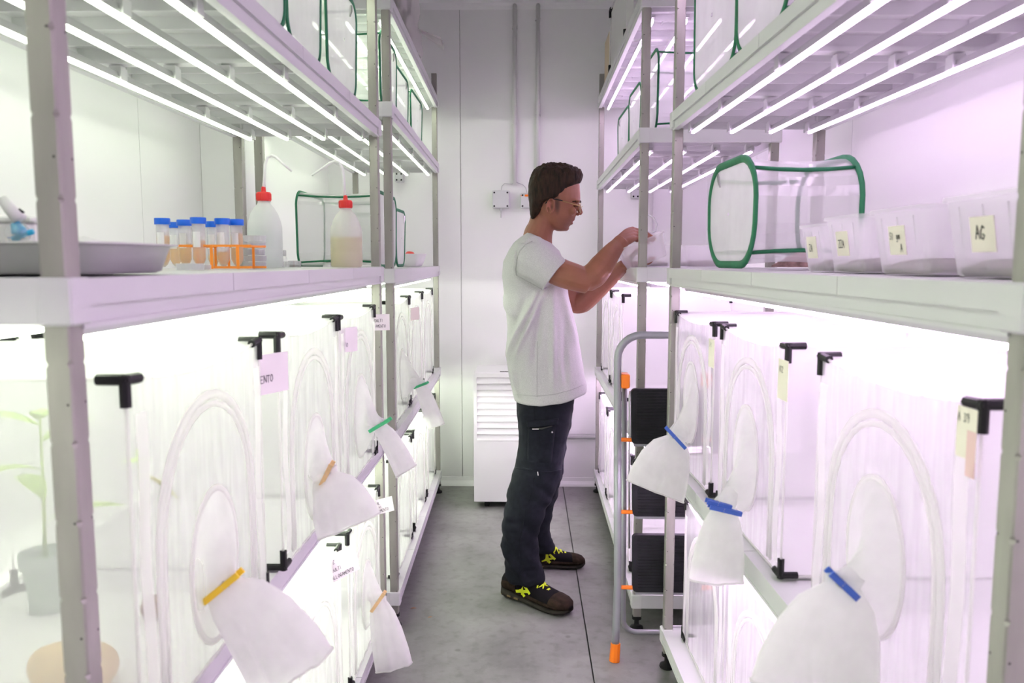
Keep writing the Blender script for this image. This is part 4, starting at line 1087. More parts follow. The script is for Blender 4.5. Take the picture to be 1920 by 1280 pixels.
for k in range(7):
    a = math.pi - math.pi/2*k/6
    z = top_z - rr_ + rr_*math.sin(a); out.append((xl + rr_ + rr_*math.cos(a), yy_(z), z))
full = out + [(-x_, y_, z_) for x_, y_, z_ in reversed(out)]
MB().tube(full, 0.0135, 12).build('front_frame', M['alu'], ld, smooth=True)
for s_ in (-1, 1):
    MB().tube([(s_*-xf, yy_(0), 0.0), (s_*-(xf*0.62+xl*0.38), yy_(0.062), 0.062)], [0.0185, 0.017], 10).build('foot_cap', M['orange'], ld)
# rear frame: thinner U tube
xr2 = lp(1171, 800, 0.03).x; zb = 0.062; zt_ = lp(1171, 722, 0.03).z
ro_ = [(xr2, yy_(zt_)+0.03, zt_), (xr2, yy_(0.4)+0.055, 0.4), (xr2, yy_(0.15)+0.075, 0.15)]
for k in range(1, 6):
    a = math.pi + math.pi/2*k/5; ro_.append((xr2 + 0.05 + 0.05*math.cos(a), yy_(zb)+0.085, zb + 0.05 + 0.05*math.sin(a)))
MB().tube(ro_ + [(-x_, y_, z_) for x_, y_, z_ in reversed(ro_)], 0.0095, 10).build('rear_frame', M['alu'], ld, smooth=True)
for s_ in (-1, 1):
    MB().rbox(min(s_*(xl+0.012), s_*(xr2+0.014)) , max(s_*(xl+0.012), s_*(xr2+0.014)), yy_(zt_)-0.012, yy_(zt_)+0.045, zt_-0.006, zt_+0.045, 0.004).build('hinge_block', M['orange'], ld)
def tread(py0, py1, px0):
    a = lp(px0, py0, -0.012); b = lp(px0, py1, -0.012); z1, z0 = a.z, b.z; x0 = a.x + 0.004; x1 = -x0
    yb = (a.y+b.y)/2
    t = MB(); r0 = [(p[0], p[1]) for p in rrect(x0, x1, z0, z1, 0, 0.014)]
    tilt_ = lambda z: yy_(z) - 0.012
    t.loft([[(p, tilt_(q)+0.022, q) for p, q in r0], [(p, tilt_(q)+0.002, q) for p, q in r0], [(p*0.985, tilt_(q), q) for p, q in r0]])
    tr = t.build('tread', M['tread'], ld)
    n = 17
    for k in range(n):
        z = z0 + 0.014 + (z1-z0-0.028)*k/(n-1)
        MB().box(x0+0.018, x1-0.012, tilt_(z)-0.0025, tilt_(z)+0.001, z-0.0022, z+0.0022).build('tread_rib', M['tread'], tr)
    zz = z0 + 0.012
    for s_ in (-1, 1):
        MB().tube([(s_*(xl+0.010), yy_(zz)+0.001, zz), (s_*(x0+0.006), yy_(zz)-0.001, zz)], 0.0072, 10).build('pivot_pin', M['orange'], ld)
    MB().box(x0+0.01, x1-0.01, tilt_(z0)+0.004, tilt_(z0)+0.02, z0-0.010, z0+0.001).build('tread_edge', M['alu'], tr)
    return z0, z1
zs = [tread(729, 832, 1182), tread(862, 968, 1184), tread(1003, 1110, 1184)]
for s_ in (-1, 1):
    MB().tube([(s_*(xl+0.045), yy_(zs[0][1])+0.004, zs[0][1]-0.01), (s_*(xl+0.041), yy_(zs[0][1]-0.03), zs[0][1]-0.03), (s_*(xl+0.041), yy_(zs[2][1]-0.05), zs[2][1]-0.05)], 0.003, 6).build('link_rod', M['wire'], ld, smooth=True)

# dry leaf scraps on the floor by the left unit
for (px, py, r_, lab) in ((775, 1142, 0.012, 'curled orange brown leaf scrap on the floor by the left unit'), (806, 1159, 0.009, 'small dark leaf scrap on the floor nearer the aisle')):
    p = on_z(px, py, 0.0)
    lf = empty('leaf_scrap', p); tag(lf, lab, 'leaf')
    leaf(lf, (-r_, 0, 0.003), (r_, 0.004, 0.010), r_*0.5, mat('dry_leaf_brown', (0.38, 0.20, 0.13), 0.8) if 'dry_leaf_brown' not in bpy.data.materials else bpy.data.materials['dry_leaf_brown'], 'blade')

# ------------------------------------------------------------------ the man
def skin_mat():
    m = mat('skin', (0.30, 0.112, 0.064), 0.5, noise_scale=30.0, noise_amt=0.05, bump=0.08, bump_scale=300)
    m.node_tree.nodes['Principled BSDF'].inputs['Subsurface Weight'].default_value = 0.0
    return m
def tint(m, spots):
    """colour patches on the skin: lips, stubble, ear, and shade painted into the ear hollow"""
    nt = m.node_tree; L = nt.links.new; b = nt.nodes['Principled BSDF']
    src = b.inputs['Base Color'].links[0].from_socket
    g = nt.nodes.new('ShaderNodeTexCoord')
    for (c, r, soft, col, fac) in spots:
        d = nt.nodes.new('ShaderNodeVectorMath'); d.operation = 'SUBTRACT'; d.inputs[1].default_value = c
        L(g.outputs['Object'], d.inputs[0])
        s_ = nt.nodes.new('ShaderNodeVectorMath'); s_.operation = 'DIVIDE'; s_.inputs[1].default_value = r
        L(d.outputs[0], s_.inputs[0])
        ln = nt.nodes.new('ShaderNodeVectorMath'); ln.operation = 'LENGTH'; L(s_.outputs[0], ln.inputs[0])
        mr = nt.nodes.new('ShaderNodeMapRange'); mr.inputs['From Min'].default_value = 1 - soft; mr.inputs['From Max'].default_value = 1 + soft
        mr.inputs['To Min'].default_value = fac; mr.inputs['To Max'].default_value = 0.0
        L(ln.outputs['Value'], mr.inputs['Value'])
        mx = nt.nodes.new('ShaderNodeMix'); mx.data_type = 'RGBA'; L(mr.outputs[0], mx.inputs['Factor'])
        L(src, mx.inputs['A']); mx.inputs['B'].default_value = (*col, 1); src = mx.outputs['Result']
    L(src, b.inputs['Base Color'])
M['hair'] = mat('dark_brown_hair', (0.026, 0.0135, 0.008), 0.6, spec=0.2, noise_scale=90.0, noise_amt=0.6, bump=0.9, bump_scale=160.0, stretch=(1, 1, 0.25))
M['shirt'] = mat('grey_marl_jersey', (0.58, 0.58, 0.575), 0.9, spec=0.2, noise_scale=420.0, noise_amt=0.14, bump=0.12, bump_scale=500.0)
M['trouser'] = mat('dark_work_trousers', (0.013, 0.015, 0.021), 0.85, spec=0.12, noise_scale=60.0, noise_amt=0.15, bump=0.15, bump_scale=400.0)
M['shoe'] = mat('shoe_brown_suede', (0.030, 0.019, 0.013), 0.9, spec=0.15, noise_scale=45.0, noise_amt=0.35, bump=0.3, bump_scale=200.0)
M['shoe_dark'] = mat('shoe_black_mesh', (0.008, 0.007, 0.009), 0.9, spec=0.15)
M['sole'] = mat('shoe_sole', (0.026, 0.023, 0.018), 0.8, spec=0.2, noise_scale=30, noise_amt=0.3)
M['lace'] = mat('neon_yellow', (0.70, 0.82, 0.02), 0.5)

man = empty('person', (0.08, 3.25, 0.0))
tag(man, 'man in grey T-shirt and dark cargo trousers, wearing glasses, holding a clear tub', 'person')
MO = Vector((0.08, 3.25, 0.0))
YM = 3.22
def pm_(px, py, Y=YM): return on_cam(px, py, Y) - MO
def limb(mb, pts, radii, n=14, flat=None, hint=(0, 1, 0)):
    """tapering closed tube through the joints, smoothed between them"""
    P = [Vector(p) for p in pts]; Q = []; R = []
    for i in range(len(P)-1):
        p0 = P[max(i-1, 0)]; p1 = P[i]; p2_ = P[i+1]; p3_ = P[min(i+2, len(P)-1)]
        for k in range(5):
            t = k/5
            Q.append(0.5*((2*p1) + (p2_-p0)*t + (2*p0-5*p1+4*p2_-p3_)*t*t + (3*p1-p0-3*p2_+p3_)*t**3)); R.append(radii[i]*(1-t) + radii[i+1]*t)
    Q.append(P[-1]); R.append(radii[-1])
    mb.tube(Q, R, n, flat=flat or 1.0, hint=hint)
def remesh(mb, name, m, parent, vox, it=4, fac=0.5, deform=None):
    me = mb.mesh(name, m); tmp = bpy.data.objects.new('tmp', me); COL.objects.link(tmp)
    r = tmp.modifiers.new('r', 'REMESH'); r.mode = 'VOXEL'; r.voxel_size = vox
    s_ = tmp.modifiers.new('s', 'SMOOTH'); s_.factor = fac; s_.iterations = it
    dg = bpy.context.evaluated_depsgraph_get(); dg.update()
    out = bpy.data.meshes.new_from_object(tmp.evaluated_get(dg))
    bpy.data.objects.remove(tmp); bpy.data.meshes.remove(me)
    out.name = name; out.materials.clear(); out.materials.append(m)
    if deform:
        nn = [v.normal.copy() for v in out.vertices]
        for v, n_ in zip(out.vertices, nn): v.co = deform(v.co.copy(), n_)
    out.polygons.foreach_set('use_smooth', [True]*len(out.polygons)); out.update()
    return link(name, out, parent)

def slices(levels, mb, Y0=0.0, n=26, e=2.2, front=0.18):
    """closed loft from side-view slices: (py, px_back, px_front, half width, y shift)"""
    rings = []
    for (py, xb, xf_, w, ys) in levels:
        b = pm_(xb, py); f = pm_(xf_, py); ring = []
        for k in range(n):
            t = 2*math.pi*k/n; c, s_ = math.cos(t), math.sin(t)
            cx = math.copysign(abs(c)**(2/e), c); sy = math.copysign(abs(s_)**(2/e), s_)
            nar = 1 - front*max(0, c)**2
            ring.append(Vector(((b.x+f.x)/2 + (f.x-b.x)/2*cx, b.y + Y0 + ys + w*sy*nar, b.z)))
        rings.append(ring)
    rings.reverse()
    mb.loft(rings); return rings
# --- body: head, neck, arms, hands, with a plain trunk and legs under the clothes, one surface
body = MB()
slices([(313, 1022, 1060, 0.030, 0), (318, 1008, 1074, 0.052, 0), (328, 1000, 1083, 0.067, 0), (345, 995, 1087, 0.074, 0), (362, 994, 1088, 0.076, 0), (374, 995, 1088.5, 0.075, 0),
        (381, 996, 1085.5, 0.073, 0), (390, 999, 1083, 0.070, 0), (398, 1003, 1081, 0.067, 0), (406, 1010, 1079.5, 0.063, 0), (412, 1018, 1077, 0.059, 0), (416, 1022, 1072.5, 0.056, 0),
        (420, 1026, 1072, 0.053, 0), (425, 1032, 1067, 0.047, 0), (430, 1038, 1067, 0.038, 0), (433, 1044, 1063, 0.026, 0)], body, front=0.34)
# nose, brow, lips, chin, ears
nb = [pm_(1087, 383), pm_(1090, 390), pm_(1092.5, 398), pm_(1090.5, 402.5)]
body.tube([nb[0] + Vector((-0.012, 0, 0.004)), nb[0] + Vector((-0.006, 0, 0)), nb[1] + Vector((-0.0075, 0, 0)), nb[2] + Vector((-0.0085, 0, 0)), nb[3] + Vector((-0.0095, 0, 0.002))], [0.006, 0.007, 0.0085, 0.0105, 0.0085], 10)
for s_ in (-1, 1):
    body.ellipsoid(pm_(1083.5, 402) + Vector((0, s_*0.011, 0.001)), 0.009, 0.006, 0.006, 10, 7)
    body.ellipsoid(pm_(1083, 378) + Vector((-0.002, s_*0.028, 0)), 0.012, 0.022, 0.006, 10, 7)
    body.ellipsoid(pm_(1074, 397) + Vector((-0.004, s_*0.040, 0)), 0.016, 0.018, 0.016, 10, 7)
    # ear: rim and lobe
    ec = pm_(1031.5, 389) + Vector((0, s_*0.0755, 0))
    body.ellipsoid(ec, 0.0145, 0.0045, 0.027, 12, 8, rot=Matrix.Rotation(-0.18, 3, 'Y'))
    ear = [ec + Vector((0.0150*math.cos(math.radians(a)) - 0.002 - 0.004*math.sin(math.radians(a))*-1, s_*(0.0115 - 0.003*abs(math.cos(math.radians(a/2)))), 0.0285*math.sin(math.radians(a)))) for a in range(-50, 250, 27)]
    body.tube(ear, [0.0036]*(len(ear)-2) + [0.0042, 0.0046], 7)
    body.tube([ec + Vector((-0.004, s_*0.0085, 0.014)), ec + Vector((-0.0075, s_*0.0095, 0.0)), ec + Vector((-0.003, s_*0.0085, -0.013))], 0.0028, 6)
    body.ellipsoid(ec + Vector((0.008, s_*0.007, -0.004)), 0.0035, 0.004, 0.006, 8, 6)
    body.ellipsoid(ec + Vector((0.001, s_*0.006, -0.024)), 0.007, 0.005, 0.007, 10, 6)
body.ellipsoid(pm_(1074, 411.5), 0.009, 0.020, 0.0055, 12, 7); body.ellipsoid(pm_(1070.5, 419), 0.009, 0.018, 0.0058, 12, 7)
body.ellipsoid(pm_(1061, 428), 0.012, 0.016, 0.011, 12, 7)
limb(body, [pm_(1022, 385), pm_(1019, 404), pm_(1014, 425), pm_(1008, 445), pm_(1000, 500)], [0.046, 0.050, 0.053, 0.060, 0.08], 18)
# trunk and legs hidden under the clothes
limb(body, [pm_(1000, 480), pm_(1005, 560), pm_(1015, 660), pm_(1022, 740), pm_(1022, 770)], [0.09, 0.105, 0.10, 0.105, 0.08], 16)
limb(body, [pm_(1003, 478, 3.06), pm_(1003, 478, 3.38)], [0.045, 0.045], 12)
limb(body, [pm_(1022, 750, 3.14), pm_(1003, 900, 3.11), pm_(978, 1010, 3.11), pm_(984, 1095, 3.12)], [0.070, 0.048, 0.034, 0.032], 12)
limb(body, [pm_(1022, 750, 3.34), pm_(1019, 895, 3.385), pm_(1008, 1000, 3.43), pm_(1010, 1032, 3.44)], [0.070, 0.046, 0.032, 0.028], 12)
# right arm (towards the camera)
RS, RE, RW = pm_(1000, 482, 3.03), pm_(1104, 528, 2.99), pm_(1157, 461, 3.06)
limb(body, [RS, pm_(1045, 508, 3.00), pm_(1078, 520, 2.985), RE + Vector((0, 0, 0.0))], [0.056, 0.054, 0.052, 0.046], 16)
limb(body, [pm_(1092, 526, 2.985), pm_(1113, 516, 2.99), pm_(1128, 498, 3.01), pm_(1146, 474, 3.04), RW, pm_(1166, 452, 3.075)], [0.043, 0.050, 0.047, 0.037, 0.030, 0.030], 16)
body.ellipsoid(pm_(1107, 535, 2.985), 0.026, 0.026, 0.021, 12, 8)
# right hand: palm lying flat over the tub, fingers pointing away
def finger(mb, base, mid, tip, r):
    limb(mb, [base, Vector(base).lerp(Vector(mid), 0.55), mid, Vector(mid).lerp(Vector(tip), 0.55), tip], [r*1.08, r*1.0, r*1.05, r*0.95, r*0.72], 10)
pw = pm_(1163, 453, 3.075); pk = pm_(1188, 438, 3.13)
lv = Vector((0.05, 0.80, 0.52)).normalized()
for k, f in enumerate((-0.034, -0.0115, 0.0115, 0.034)):     # little finger nearest the camera, index farthest
    limb(body, [pw + lv*(f*0.62), pw.lerp(pk, 0.55) + lv*(f*0.9) + Vector((0, 0, 0.003)), pk + lv*f + Vector((0.004 - abs(f-0.008)*0.12, 0, 0))], [0.0175, 0.0165, 0.0125], 10)
    kb = pk + lv*f + Vector((-abs(f-0.008)*0.12, 0, 0)); ln = (0.066, 0.084, 0.092, 0.082)[k]
    finger(body, kb, kb + Vector((ln*0.54, 0.002, 0.0 - 0.003*k)), kb + Vector((ln*0.98, 0.004, -0.020 - 0.004*k)), 0.0078 if k == 0 else 0.0090)
limb(body, [pw + lv*0.018 + Vector((0.008, 0, -0.006)), pw.lerp(pk, 0.45) + lv*0.040 + Vector((0.004, 0, -0.022)), pw.lerp(pk, 0.95) + lv*0.050 + Vector((0.010, 0, -0.044)), pk + lv*0.046 + Vector((0.034, 0, -0.058))], [0.018, 0.0150, 0.0108, 0.0080], 10)
# left arm (behind), forearm rising to the tub
LS, LE = pm_(1003, 484, 3.40), pm_(1080, 575, 3.44)
limb(body, [LS, pm_(1040, 520, 3.44), pm_(1066, 555, 3.45), LE], [0.055, 0.052, 0.048, 0.042], 16)
limb(body, [pm_(1074, 570, 3.45), pm_(1093, 566, 3.43), pm_(1122, 540, 3.36), pm_(1148, 517, 3.28), pm_(1164, 503, 3.22), pm_(1172, 498, 3.20)], [0.040, 0.046, 0.042, 0.034, 0.028, 0.027], 16)
lw = pm_(1168, 500, 3.21); lk = pm_(1193, 494, 3.16)
for k, f in enumerate((-0.032, -0.011, 0.011, 0.032)):
    limb(body, [lw + Vector((0, f*0.55, 0)), lw.lerp(lk, 0.6) + Vector((0, f*0.9, -0.002)), lk + Vector((0, f, 0))], [0.015, 0.0145, 0.0115], 10)
    kb = lk + Vector((0, f, 0)); ln = (0.068, 0.086, 0.090, 0.080)[k]
    finger(body, kb, kb + Vector((ln*0.55, 0.0, 0.004)), kb + Vector((ln*0.85, 0.0, 0.026)), 0.0085)
limb(body, [lw + Vector((0.005, 0.020, 0.004)), lw.lerp(lk, 0.5) + Vector((0.0, 0.048, 0.018)), lk + Vector((0.0, 0.062, 0.040)), lk + Vector((0.012, 0.060, 0.062))], [0.017, 0.014, 0.0105, 0.0080], 10)
SK = skin_mat()
body_o = remesh(body, 'body', SK, man, 0.0035, 3, 0.5)
mo = pm_(1074, 415); st = pm_(1060, 420)
tint(SK, [(tuple(st), (0.050, 0.075, 0.030), 0.35, (0.17, 0.078, 0.052), 0.55), (tuple(pm_(1078, 409)), (0.010, 0.024, 0.007), 0.4, (0.17, 0.078, 0.052), 0.5),
          (tuple(mo), (0.014, 0.022, 0.0085), 0.25, (0.32, 0.075, 0.06), 0.8), (tuple(pm_(1031, 389)), (0.017, 0.2, 0.03), 0.4, (0.36, 0.11, 0.075), 0.6), (tuple(pm_(1033.5, 391)), (0.0055, 0.2, 0.011), 0.5, (0.12, 0.035, 0.025), 0.8),  # the small dark ear spot paints in the shade of its hollow
          (tuple(pm_(1044, 386)), (0.011, 0.12, 0.036), 0.35, (0.06, 0.035, 0.025), 0.8)])
# hair, short at the sides and swept up at the front
def hair_deform(co, n_):
    p = co*1.0; top = min(max((co.z - pm_(1040, 345).z)/0.06, 0), 1)
    a = 0.0022 + 0.0045*top
    return co + n_*(a*noise.noise(Vector((p.x*38, p.y*55, p.z*26))) + a*0.7*noise.noise(Vector((p.x*120, p.y*120, p.z*60))))
hair = MB()
slices([(306.5, 1026, 1052, 0.020, 0), (309, 1017, 1066, 0.040, 0), (314, 1009, 1078, 0.056, 0), (321, 1001, 1089, 0.067, 0), (328, 996.5, 1093, 0.0735, 0), (336, 993.5, 1091.5, 0.078, 0), (343, 991.5, 1088, 0.080, 0),
        (347, 991, 1082, 0.081, 0), (352, 990.5, 1073, 0.0815, 0), (362, 990, 1068, 0.0815, 0), (370, 990.5, 1062, 0.081, 0), (375, 991.5, 1050, 0.080, 0), (379, 992.5, 1027, 0.078, 0), (386, 993, 1021, 0.0745, 0),
        (394, 993.2, 1017, 0.067, 0), (401, 993.8, 1013, 0.060, 0), (407, 994.5, 1008, 0.053, 0), (411, 995.5, 1002, 0.040, 0)], hair, n=40, e=3.0, front=0.10)
ho = remesh(hair, 'hair', M['hair'], man, 0.004, 2, 0.5, hair_deform); ho['label'] = 'short dark brown hair swept up at the front'
for s_ in (-1, 1):
    eb = MB(); eb.tube([pm_(1072, 379.5) + Vector((0, s_*0.050, 0)), pm_(1079, 378) + Vector((0.002, s_*0.040, 0)), pm_(1085, 377.5) + Vector((0.004, s_*0.026, 0)), pm_(1087.5, 379) + Vector((0.003, s_*0.012, 0))], [0.0014, 0.0026, 0.0032, 0.0018], 7)
    eb.build('eyebrow', M['hair'], man, smooth=True)
    ey = MB(); ey.ellipsoid(pm_(1077.5, 386.5) + Vector((0.0, s_*0.034, 0)), 0.0070, 0.0100, 0.0050, 12, 8); ey.build('eye', mat('eye_white', (0.6, 0.56, 0.54), 0.3) if s_ < 0 else bpy.data.materials['eye_white'], man, smooth=True)
    el = MB(); el.ellipsoid(pm_(1077.3, 386.2) + Vector((0.0012, s_*0.034, 0)), 0.0096, 0.0130, 0.0070, 12, 8); el.build('eyelid', SK, man, smooth=True)
    MB().tube([pm_(1074.5, 387.6) + Vector((0.0, s_*0.0475, 0)), pm_(1079.5, 388.8) + Vector((0.004, s_*0.038, 0)), pm_(1081, 388.6) + Vector((0.005, s_*0.028, 0))], [0.0006, 0.0012, 0.0008], 5).build('eyelash', M['hair'], man, smooth=True)
# glasses
gs = MB(); M['gold'] = mat('thin_gold_frame', (0.55, 0.42, 0.16), 0.3, metal=0.9)
gl_root = link('glasses', None, man); gl_root['label'] = 'thin gold framed glasses with pale yellow lenses'
lensm = sheer('yellow_lens', (0.75, 0.72, 0.35), 0.12, 0.5, gloss=0.08, rough=0.03)
for s_ in (-1, 1):
    lc = pm_(1086.5, 390.5) + Vector((0.004, s_*0.033, 0))
    ring = [lc + Vector((-0.006*abs(math.sin(a))*0 - 0.010*max(0, math.cos(a)), s_*0.024*math.cos(a), 0.0185*math.sin(a) - 0.002*math.cos(a)**2)) for a in [2*math.pi*k/24 for k in range(25)]]
    MB().tube(ring, 0.0009, 6, cap=False).build('rim', M['gold'], gl_root, smooth=True)
    MB().loft([[lc + (p-lc)*k for p in ring[:-1]] for k in (0.05, 0.5, 0.98)], cap=False).build('lens', lensm, gl_root, smooth=True)
    MB().tube([lc + Vector((-0.008, s_*0.026, 0.006)), pm_(1068, 383.5) + Vector((0, s_*0.072, 0)), pm_(1052, 379) + Vector((0, s_*0.080, 0))], 0.0011, 6).build('temple', M['gold'], gl_root, smooth=True)
    MB().tube([pm_(1053, 379) + Vector((0, s_*0.080, 0)), pm_(1036, 375.5) + Vector((0, s_*0.083, 0)), pm_(1028, 377) + Vector((0, s_*0.081, 0)), pm_(1022, 384) + Vector((0, s_*0.077, 0))], 0.0024, 7).build('temple_tip', M['rubber'], gl_root, smooth=True)
MB().tube([pm_(1088.5, 388) + Vector((0.004, -0.010, 0)), pm_(1090, 386) + Vector((0.005, 0, 0)), pm_(1088.5, 388) + Vector((0.004, 0.010, 0))], 0.0010, 6).build('bridge', M['gold'], gl_root, smooth=True)
# T-shirt
sh = MB()
slices([(438, 986, 998, 0.060, 0), (446, 975, 1016, 0.105, 0), (456, 964, 1034, 0.165, 0), (470, 954, 1049, 0.195, 0), (490, 944, 1056, 0.205, 0), (520, 942, 1060, 0.202, 0), (550, 944.5, 1065, 0.196, 0), (580, 948.5, 1073, 0.190, 0),
        (610, 950.5, 1080, 0.186, 0), (640, 949.5, 1085, 0.184, 0), (670, 949, 1090, 0.185, 0), (700, 953, 1094.5, 0.188, 0), (720, 957.5, 1097.5, 0.190, 0), (734, 961, 1099, 0.191, 0), (744, 963.5, 1099.5, 0.192, 0), (747, 964.5, 1099, 0.192, 0)], sh, n=40, e=2.5, front=0.06)
limb(sh, [pm_(990, 478, 3.06), pm_(1010, 494, 3.02), pm_(1030, 508, 3.0), pm_(1040, 516, 2.995)], [0.084, 0.080, 0.074, 0.070], 20)
limb(sh, [pm_(992, 478, 3.37), pm_(1010, 494, 3.41), pm_(1030, 512, 3.43), pm_(1042, 522, 3.44)], [0.082, 0.078, 0.072, 0.068], 20)
def seg(co, a, b):
    co = Vector((co.x, 0, co.z)); a = Vector((a.x, 0, a.z)); b = Vector((b.x, 0, b.z)); d = b-a; t = max(0, min(1, (co-a).dot(d)/d.dot(d))); return (co - (a + d*t)).length, t
FOLDS = [(pm_(1008, 545, 3.04), pm_(950, 672, 3.06), 0.010, 0.011), (pm_(1018, 550, 3.04), pm_(968, 668, 3.04), 0.009, 0.010), (pm_(1015, 560, 3.04), pm_(1000, 690, 3.03), -0.006, 0.016),
         (pm_(1036, 540, 3.05), pm_(1037, 735, 3.03), 0.006, 0.014), (pm_(1052, 545, 3.08), pm_(1080, 650, 3.06), 0.006, 0.014), (pm_(946, 560, 3.1), pm_(964, 600, 3.05), 0.007, 0.014),
         (pm_(975, 455, 3.1), pm_(1004, 452, 3.06), -0.004, 0.009), (pm_(967, 470, 3.08), pm_(968, 515, 3.04), -0.004, 0.006), (pm_(968, 515, 3.04), pm_(1016, 545, 3.02), -0.006, 0.010), (pm_(984, 560, 3.04), pm_(950, 640, 3.08), -0.006, 0.016),
         (pm_(1060, 600, 3.06), pm_(1062, 730, 3.04), -0.005, 0.014), (pm_(960, 690, 3.06), pm_(972, 742, 3.05), 0.005, 0.012)]
HEM = pm_(1010, 746)
def shirt_def(co, n_):
    # hem lower at the side than in front
    s_ = 0.0
    for a, b, amp, wd in FOLDS:
        d, t = seg(co, a, b); s_ += (2.3 if co.y < 0.0 else 0.4)*amp*math.exp(-(d/(wd*0.85))**2)*math.sin(math.pi*min(max(0.12+0.8*t, 0), 1))
    s_ += 0.0035*noise.noise(co*9) + 0.002*noise.noise(co*22)
    co = co + n_*s_
    k = max(0, min(1, (pm_(1010, 700).z - co.z)/0.08))
    co.z += k*(0.034*max(0, (co.x - HEM.x)/0.18)**1.3 - 0.0)
    return co
sho = remesh(sh, 'tshirt', M['shirt'], man, 0.0055, 2, 0.5, shirt_def); sho['label'] = 'light grey marl short sleeved T-shirt'
# collar and sleeve hem bands
cl = MB(); ring = []
for k in range(25):
    a = 2*math.pi*k/24; f = (1+math.cos(a))/2
    c_ = pm_(1012 + 25*math.cos(a), 437 + 27*f); ring.append(c_ + Vector((0, 0.070*math.sin(a), 0)))
cl.tube(ring, 0.0070, 7, cap=False); cl.build('collar', M['shirt'], sho, smooth=True)
from mathutils.bvhtree import BVHTree
def bvh(o):
    me = o.data; return BVHTree.FromPolygons([v.co.copy() for v in me.vertices], [tuple(p.vertices) for p in me.polygons])
def drape(tree, px, py, off=0.001):
    o_ = Vector((0, 0, CAM_H)) - MO; d = (pm_(px, py) - o_).normalized()
    h = tree.ray_cast(o_, d)
    return h[0] + h[1]*off if h[0] else pm_(px, py)
SB = bvh(sho)
M['seam'] = mat('shirt_seam', (0.47, 0.47, 0.465), 0.9)
def seam(pts, r, nm='seam', m=None, tree=SB, parent=sho, off=0.0006):
    q = []
    for (a, b), (c, d) in zip(pts, pts[1:]):
        for k in range(4): q.append(drape(tree, a+(c-a)*k/4, b+(d-b)*k/4, off))
    q.append(drape(tree, *pts[-1], off))
    return MB().tube(q, r, 6).build(nm, m or M['seam'], parent, smooth=True)
seam([(998, 452), (986, 458), (975, 470), (969, 486), (967, 504), (968, 516)], 0.0016, 'shoulder_seam')
seam([(968, 516), (990, 528), (1016, 542)], 0.0014, 'underarm_seam')
seam([(1008, 640), (1007, 690), (1007, 744)], 0.0012, 'side_seam')
seam([(966, 738), (985, 741), (1010, 742), (1040, 739), (1070, 731), (1092, 722)], 0.0012, 'hem_stitch')
def band_ring(c, d, r, rr, parent, m, nm):
    d = Vector(d).normalized(); a = d.cross(Vector((0, 0, 1))).normalized(); b = d.cross(a)
    pts = [Vector(c) + a*r*math.cos(2*math.pi*k/32) + b*r*math.sin(2*math.pi*k/32) for k in range(34)]
    return MB().tube(pts, rr, 6, cap=False).build(nm, m, parent, smooth=True)
band_ring(pm_(1040, 516, 2.995), pm_(1040, 516, 2.995)-pm_(1030, 508, 3.0), 0.0665, 0.0042, sho, M['shirt'], 'sleeve_hem')
band_ring(pm_(1042, 522, 3.44), pm_(1042, 522, 3.44)-pm_(1030, 512, 3.43), 0.0645, 0.0042, sho, M['shirt'], 'sleeve_hem')
# trousers
tr = MB()
slices([(722, 972, 1072, 0.150, 0), (745, 969, 1076, 0.165, 0), (775, 969, 1073, 0.176, 0), (800, 971, 1069, 0.178, 0), (822, 974, 1062, 0.168, 0)], tr, n=32, e=2.4, front=0.05)
def leg(levels, Y):
    rings = []
    for (py, xb, xf_, w, y_) in levels:
        b = pm_(xb, py, y_); f = pm_(xf_, py, y_); ring = []
        for k in range(24):
            t = 2*math.pi*k/24; ring.append(Vector(((b.x+f.x)/2 + (f.x-b.x)/2*math.cos(t), b.y + w*math.sin(t), b.z)))
        rings.append(ring)
    rings.reverse(); tr.loft(rings)
leg([(770, 970, 1071, 0.094, 3.135), (800, 972, 1067, 0.094, 3.13), (835, 972, 1060, 0.092, 3.12), (870, 967, 1056, 0.089, 3.115), (900, 957, 1049, 0.087, 3.11), (930, 949, 1038, 0.085, 3.11), (960, 944, 1022, 0.083, 3.11), (990, 941, 1012, 0.080, 3.115), (1020, 941, 1009, 0.078, 3.12), (1045, 944, 1012, 0.077, 3.12), (1070, 948, 1018, 0.072, 3.12), (1083, 949, 1023, 0.070, 3.12), (1089, 952, 1019, 0.066, 3.12)], 0)
leg([(770, 974, 1072, 0.094, 3.33), (835, 980, 1062, 0.092, 3.35), (890, 985, 1056, 0.087, 3.375), (930, 984, 1046, 0.084, 3.39), (960, 981, 1036, 0.082, 3.41), (990, 979, 1030, 0.080, 3.43), (1008, 979, 1034, 0.075, 3.44), (1026, 981, 1041, 0.071, 3.45), (1031, 984, 1038, 0.067, 3.45)], 0)
ZK = pm_(1000, 900, 3.1).z
def tr_def(co, n_):
    low = max(0, min(1, (pm_(1000, 850, 3.1).z - co.z)/0.12))
    cuff = max(0, min(1, (pm_(985, 1000, 3.07).z - co.z)/0.14))
    w1 = noise.noise(Vector((co.x*7, co.y*7, co.z*19 + co.x*22)))
    w2 = noise.noise(Vector((co.x*16, co.y*16, co.z*44)))
    w3 = noise.noise(Vector((co.x*22 - co.z*18, co.y*20, co.z*20)))
    return co + n_*((0.003 + 0.0035*low + 0.004*cuff)*w1 + (0.002 + 0.002*low)*w2 + 0.0035*w3*(1-low*0.4))
tro = remesh(tr, 'trousers', M['trouser'], man, 0.0065, 4, 0.5, tr_def); tro['label'] = 'dark charcoal cargo work trousers'
